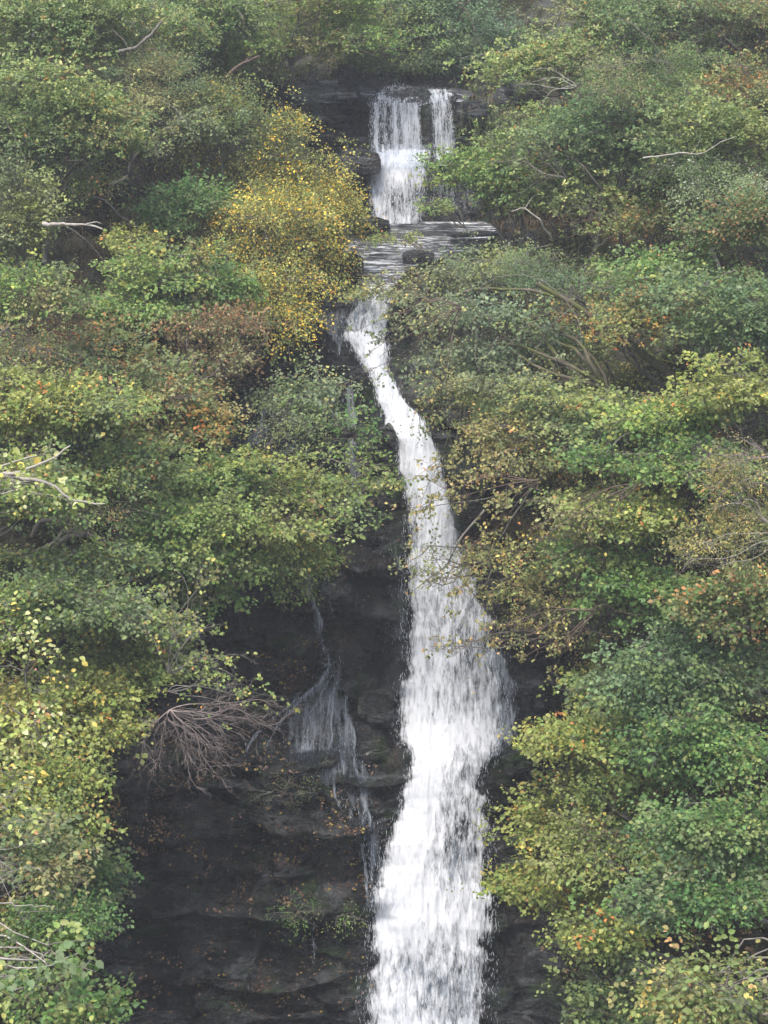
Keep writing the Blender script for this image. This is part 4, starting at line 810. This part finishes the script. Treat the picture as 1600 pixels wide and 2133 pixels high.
A('bush', 'dark green bush behind the long branched hazel', 'bush', 1200, 880, 42.5, 150, 55, 'hazel', 'dark', .9, group=G2)
A('bush', 'bright green bush under the yellow tipped bough at right', 'bush', 1390, 880, 39, 130, 45, 'large', 'bright', 1.1, group=G2, tiers=True)
A('hazel_tree', 'golden tipped bough entering from the right edge', 'tree', 1520, 800, 37, 90, 55, 'large', 'yellowgreen', .9, group=G2, tiers=True)
A('hazel_tree', 'yellow edged tier of hazel leaves above the bright green bush', 'tree', 1310, 830, 39.5, 100, 24, 'large', 'yellowgreen', .9, group=G2, tiers=True)
A('bush', 'deep green shrub in the shade beneath the bright green bush', 'bush', 1370, 970, 39.5, 140, 50, 'large', 'green', .9, group=G2)
A('hazel_tree', 'flat yellow green tier above the dark recess on the right', 'tree', 1330, 1075, 37, 160, 34, 'large', 'yellowgreen', 1.1, group=G2, tiers=True)
A('bush', 'dark green bush under the flat yellow green tier', 'bush', 1300, 1150, 38, 120, 50, 'large', 'green', .8, group=G2)
A('bush', 'green bush overhanging the right wall above the big blue green hazel', 'bush', 1350, 1240, 36.5, 140, 55, 'large', 'green', 1, group=G2, tiers=True)
A('larch_tree', 'feathery straw green tree at the right edge', 'tree', 1530, 1100, 30, 95, 115, 'fine', 'olive', 1, group=G2, bare=.1, bark='grey')
# right bank, near
A('hazel_tree', 'blue green hazel crown rising over the lower right bushes', 'tree', 1410, 1400, 33, 180, 80, 'large', 'blue', 1.1, group=G2)
A('hazel_tree', 'grey green hazel left of the blue green crown', 'tree', 1270, 1430, 35, 85, 60, 'large', 'hazel', 1, group=G2)
A('hazel_tree', 'olive hazel with a brown leafed top at the right edge', 'tree', 1550, 1270, 31, 100, 60, 'large', 'mixed', 1, group=G2)
A('hazel_tree', 'yellow green hazel beside the kink of the fall', 'tree', 1280, 1560, 33.5, 150, 75, 'large', 'yellowgreen', 1.1, group=G2, tiers=True)
A('hazel_tree', 'deep green hazel right of the yellow green one', 'tree', 1450, 1540, 31, 160, 80, 'large', 'green', 1.15, group=G2)
A('hazel_tree', 'hazel reaching furthest left with rounded green tip leaves', 'tree', 1185, 1690, 33, 105, 70, 'large', 'hazel', 1.15, group=G2, tiers=True)
A('hazel_tree', 'brown hearted hazel in the middle of the lower right', 'tree', 1310, 1740, 31, 150, 90, 'large', 'hazel', 1.05, group=G2, bare=.1)
A('hazel_tree', 'green hazel at the right edge above the bottom corner', 'tree', 1520, 1720, 28, 120, 95, 'large', 'green', 1.15, group=G2)
A('hazel_tree', 'drooping hazel whose lower boughs touch the right edge of the fall', 'tree', 1160, 1850, 32.5, 105, 52, 'large', 'hazel', 1.1, group=G2, tiers=True)
A('hazel_tree', 'pointed hazel bough above the dark gap at lower right', 'tree', 1250, 1935, 31.5, 100, 32, 'large', 'yellowgreen', .9, group=G2, tiers=True)
A('bush', 'shaded dark green bush in the gap at lower right', 'bush', 1275, 2060, 32, 90, 55, 'large', 'dark', 1, group=G2)
A('hazel_tree', 'green hazel over the dark hollow near the bottom right', 'tree', 1440, 1890, 28, 130, 65, 'large', 'green', 1, group=G2)
A('hazel_tree', 'light olive tree filling the bottom right corner', 'tree', 1500, 2050, 24, 140, 95, 'large', 'olive', 1.0, .85, group=G2, bark='grey')
A('hazel_tree', 'yellow leaved low branches left of the bottom right tree', 'tree', 1390, 2090, 25, 80, 50, 'large', 'yellowgreen', .7, .85, group=G2, bark='grey')

A('fern', 'small bright green tuft growing on the wall beside the lower fall', 'fern', 722, 1912, 40.8, 24, 13, 'fine', 'bright', 1.6, .8, nl=3)
A('fern', 'little green fern hanging on the shaded lower wall', 'fern', 612, 1900, 41.0, 14, 22, 'fine', 'green', 1.4, .8, nl=3)
A('fern', 'mossy green herb patch under the trickle on the lower wall', 'fern', 600, 1650, 42.0, 45, 22, 'fine', 'dark', .8, .6, nl=3)
A('bush', 'tiny leafy plants on the dark rock at the cascade foot', 'bush', 815, 492, 55.6, 42, 12, 'large', 'yellowgreen', .8, .8, nl=3)
A('bush', 'low round leaves beside the bottom right of the upper cascade', 'bush', 905, 428, 56.2, 26, 14, 'large', 'bright', .9, .9, nl=3)
# ------------------------------------------------------------------ bare twig systems
def twig_system(name, label, u, v, y, targets, r=.02, n2=9, n3=5, bark='pink', group=None, spread=.5, lv2=.45, cat='branch', leaf=None):
    r *= .68
    r *= .66
    """stems from one foot to every target, each breaking into finer twigs"""
    c = P(u, v, y); root = empty(name, c, label, cat, group, 'thing'); A1 = []; A2 = []; A3 = []
    for (tu, tv, dy) in targets:
        e = P(tu, tv, y + dy); st = bend_line(c, e, 12, .28, .04); A1.append(st); Lm = np.linalg.norm(e - c)
        for k in range(n2):
            q = int(rng.integers(2, 12)); b0 = st[q]; d = norm(st[min(q + 1, 11)] - st[q - 1]); l2 = Lm * lv2 * rng.uniform(.4, 1) * (1.15 - q / 14)
            dd = norm(d + rng.normal(0, spread, 3) * np.array([1, .6, 1])); s2 = bend_line(b0, b0 + dd * l2, 7, .3); A2.append(s2)
            for m in range(n3):
                w_ = int(rng.integers(1, 7)); d3 = norm(dd + rng.normal(0, spread, 3)); A3.append(bend_line(s2[w_], s2[w_] + d3 * l2 * rng.uniform(.25, .6), 4, .25))
    for k in range(len(A1)): limb(root, 'branch', A1[k], r, r * .3, bark, 5)
    V1, F1 = tubes(np.array(A2), np.tile(np.linspace(r * .4, r * .16, 7), (len(A2), 1)), 3); o = mesh_from('twigs', V1, [F1], BARK[bark], root); o['kind'] = 'stuff'
    V1, F1 = tubes(np.array(A3), np.tile(np.linspace(r * .2, r * .09, 4), (len(A3), 1)), 3); o = mesh_from('fine_twigs', V1, [F1], BARK[bark], root); o['kind'] = 'stuff'
    if leaf:
        pal, n, sz = leaf; T = np.array(A3)[:, 1:].reshape(-1, 3); k = rng.integers(0, len(T), n); nr = norm(np.array([0, -.6, .8]) + rng.normal(0, .5, (n, 3)))
        o = leaf_mesh('foliage', T[k], norm(rng.normal(0, 1, (n, 3)) + [0, 0, -.4]), nr, sz * rng.uniform(.6, 1.2, n), .38, pal_cols(pal, n, np.arange(n) % 40, 40, .2), root, True); o['kind'] = 'stuff'
    return root
TW = twig_system
TW('dead_bush', 'leafless grey brown bush fanning out over the dark wall', 355, 1478, 35.5, [(600, 1490, 0), (500, 1530, 0), (480, 1600, 0), (430, 1610, 0), (385, 1590, 0), (510, 1470, .2), (320, 1600, 0), (440, 1560, -.2), (560, 1465, 0), (300, 1540, 0), (460, 1640, 0), (540, 1500, .2), (410, 1640, 0)], .034, 12, 6, 'pink', G1, lv2=.55)
TW('dead_bush', 'bare white twigged bush hanging above the fanning twigs', 350, 1400, 36, [(430, 1180, 0), (370, 1190, 0), (450, 1300, 0), (330, 1230, 0), (515, 1370, 0), (500, 1420, 0), (300, 1300, 0)], .030, 10, 5, 'grey', G1, leaf=('yellowgreen', 200, .085))
TW('dead_bush', 'thin twigs dropping down the dark wall below the fan', 300, 1540, 35.5, [(290, 1640, 0), (305, 1690, 0), (345, 1650, 0), (270, 1620, 0)], .010, 6, 3, 'pink', G1)
TW('hazel_bush', 'yellow leaved twig reaching out in front of the wet ledge', 350, 1440, 35, [(470, 1400, 0), (560, 1455, 0), (595, 1450, 0), (480, 1360, 0), (520, 1430, 0)], .020, 6, 3, 'grey', G1, leaf=('yellowgreen', 260, .08), cat='bush')
TW('dead_bush', 'tangle of pale bare twigs in the brown rowan', 420, 790, 44.5, [(370, 700, 0), (400, 650, 0), (540, 730, 0), (560, 690, 0), (460, 860, 0), (500, 780, 0), (360, 850, 0)], .016, 7, 4, 'pink', G1)
TW('hornbeam_branch', 'network of fine dark twigs hanging across the upper chute', 960, 640, 42, [(800, 640, 0), (760, 740, 0), (720, 800, 0), (830, 760, 0), (860, 830, 0), (900, 730, 0), (780, 700, 0), (740, 690, 0), (880, 900, 0)], .034, 9, 5, 'brown', G2, leaf=('grey', 900, .075))
TW('hornbeam_branch', 'two long hanging twigs trailing down in front of the chute', 1010, 780, 41.5, [(880, 900, 0), (860, 1000, 0), (870, 1080, 0), (940, 940, 0)], .028, 7, 3, 'moss', G2, leaf=('olive', 380, .075))
TW('hazel_branch', 'hazel twigs spreading over the widening of the fall', 1120, 1000, 40, [(900, 1040, 0), (860, 1120, 0), (960, 1180, 0), (820, 1010, 0), (1000, 1120, 0)], .032, 9, 4, 'brown', G2, leaf=('olive', 800, .08))
TW('hazel_branch', 'drooping bunch of brown twigs across the right edge of the fall', 1240, 1270, 38, [(1040, 1345, 0), (960, 1340, 0), (1090, 1370, 0), (900, 1350, 0), (1160, 1400, 0), (1010, 1310, 0)], .028, 10, 4, 'brown', G2, leaf=('olive', 520, .08))
TW('hazel_branch', 'bare arching stems over the dark recess right of the fall', 1330, 1010, 39, [(1150, 1190, 0), (1060, 1180, 0), (1010, 1240, 0), (1220, 1150, 0), (1180, 1280, 0)], .032, 8, 3, 'brown', G2, leaf=('yellowgreen', 420, .08))
TW('hazel_branch', 'thin twig dangling into the fall below the widening', 985, 1180, 40, [(870, 1230, 0), (920, 1290, 0), (940, 1240, 0)], .018, 6, 3, 'brown', G2, leaf=('olive', 130, .085))
TW('dead_bush', 'grey crowded twigs inside the oak right of the cascade', 1180, 370, 46, [(1020, 330, 0), (1060, 300, 0), (1040, 370, 0), (1120, 290, 0), (1090, 400, 0), (1130, 330, 0)], .022, 6, 4, 'grey', G2)
TW('dead_bush', 'pale forked twigs under the sunlit oak', 1200, 180, 49.5, [(1070, 155, 0), (1090, 140, 0), (1120, 225, 0), (1110, 170, 0)], .022, 5, 3, 'pale', G2)
TW('dead_bush', 'pinkish white twigs fanning in from the right edge', 1630, 950, 33, [(1440, 960, 0), (1430, 1000, 0), (1460, 930, 0), (1500, 1030, 0), (1530, 910, 0), (1450, 1050, -.2)], .020, 9, 5, 'pink', G2)
TW('dead_bush', 'straw pale twigs within the feathery tree at the right edge', 1640, 1120, 29, [(1480, 1060, 0), (1420, 1190, 0), (1500, 1180, 0), (1550, 1040, 0), (1450, 1130, 0)], .014, 8, 4, 'pale', G2)
TW('dead_bush', 'white bare stems hanging over the slope above the brim', 840, 110, 61, [(810, 160, 0), (830, 162, 0), (870, 160, 0), (895, 165, 0), (850, 150, 0), (780, 150, 0)], .024, 5, 3, 'grey', G3)
TW('dead_bush', 'brown leafless brambles in the heart of the lower right hazel', 1240, 1760, 31.5, [(1150, 1700, 0), (1200, 1680, 0), (1280, 1700, 0), (1180, 1780, 0), (1290, 1640, 0), (1220, 1830, 0)], .014, 8, 5, 'brown', G2)
TW('dead_bush', 'thin grey twigs in front of the bottom right corner', 1560, 2090, 22.5, [(1340, 2010, 0), (1380, 2060, 0), (1460, 1980, 0), (1500, 2060, 0)], .011, 6, 4, 'grey', G2)
TW('dead_bush', 'white twig tangle at the lower left edge', -40, 1760, 22, [(60, 1700, 0), (90, 1760, 0), (110, 1830, 0), (50, 1850, 0), (120, 1900, 0), (60, 1640, 0)], .012, 7, 4, 'pale', G1)
TW('whitebeam_branch', 'bare pale shoots with a few big leaves reaching in at mid left', -40, 1010, 20, [(80, 950, 0), (110, 995, 0), (150, 1050, 0), (90, 1010, 0), (40, 960, 0)], .011, 5, 3, 'pale', G1, leaf=('pale', 60, .11))

# ------------------------------------------------------------------ dead limbs
def dead_limb(name, label, pts, y, r0, r1, bark, forks=()):
    c = np.array([P(a, b, y + d) for a, b, d in pts]); root = empty(name, c[0], label, 'branch', None, 'thing'); r0 *= .6; r1 *= .6
    limb(root, 'branch', resample(c, 16) + rng.normal(0, .01, (16, 3)), r0, r1, bark, 7)
    for f in forks: limb(root, 'side_branch', resample(np.array([P(a, b, y + d) for a, b, d in f]), 10) + rng.normal(0, .006, (10, 3)), r1 * .9, r1 * .3, bark, 5)
dead_limb('fallen_limb', 'bleached broken limb lying across the upper left bank', [(90, 468, .8), (140, 466, 0), (190, 468, -.1), (215, 476, -.1)], 43, .085, .03, 'pale', [[(180, 466, -.1), (200, 462, -.1), (212, 466, -.2)]])
dead_limb('leaning_trunk', 'blackish leaning trunk rising behind the birch top', [(440, 190, 1), (470, 160, 0), (500, 135, 0), (540, 118, 0)], 55, .12, .05, 'brown', [[(500, 135, 0), (520, 120, 0), (522, 100, 0)]])
dead_limb('leaning_trunk', 'grey forked trunk leaning under the top left oaks', [(250, 108, 1), (285, 98, 0), (318, 70, 0), (335, 45, 0)], 50, .10, .05, 'grey')
dead_limb('fallen_limb', 'grey weathered log on the slope right of the brim', [(890, 130, .5), (960, 122, 0), (1040, 108, 0), (1060, 95, 0)], 60, .09, .04, 'grey')
dead_limb('bare_branch', 'smooth white branch curving up from the bottom left edge', [(-60, 2000, 0), (30, 2018, 0), (100, 2012, 0), (164, 1985, 0)], 22, .022, .007, 'pale')
dead_limb('bare_branch', 'straight white twig above the curving branch at left', [(-60, 1870, 0), (20, 1884, 0), (112, 1886, 0)], 22, .016, .006, 'pale', [[(20, 1884, 0), (60, 1860, 0), (70, 1850, 0)]])
dead_limb('bare_branch', 'grey oak twig forking below the bough by the cascade foot', [(1150, 500, .6), (1125, 460, 0), (1095, 432, 0), (1065, 440, 0)], 47, .05, .02, 'pale', [[(1095, 432, 0), (1105, 415, 0), (1115, 405, 0)]])
dead_limb('bare_branch', 'pale crooked branches under the silver willow', [(1340, 330, .6), (1420, 318, 0), (1460, 322, 0), (1500, 295, 0), (1530, 285, 0)], 45, .035, .015, 'pale', [[(1440, 320, 0), (1455, 300, 0), (1458, 285, 0)], [(1440, 322, 0), (1450, 345, 0)]])
# ------------------------------------------------------------------ damp air of the gorge
def haze(dens):
    m, nt, out = new_mat('damp_air'); pv = nt.nodes.new('ShaderNodeVolumePrincipled'); pv.inputs['Color'].default_value = (.93, .95, .97, 1)
    pv.inputs['Density'].default_value = dens; pv.inputs['Anisotropy'].default_value = .2; nt.links.new(pv.outputs[0], out.inputs['Volume'])
    x0, x1, y0, y1, z0, z1 = -125, 125, -165, 128, -48, 46
    V = [(a, b, c) for a in (x0, x1) for b in (y0, y1) for c in (z0, z1)]
    o = mesh_from('haze', V, [[(0, 1, 3, 2), (4, 6, 7, 5), (0, 4, 5, 1), (2, 3, 7, 6), (0, 2, 6, 4), (1, 5, 7, 3)]], m); o['kind'] = 'stuff'
HAZE = .0014
if HAZE: haze(HAZE)
print('leaves', NPL[0])
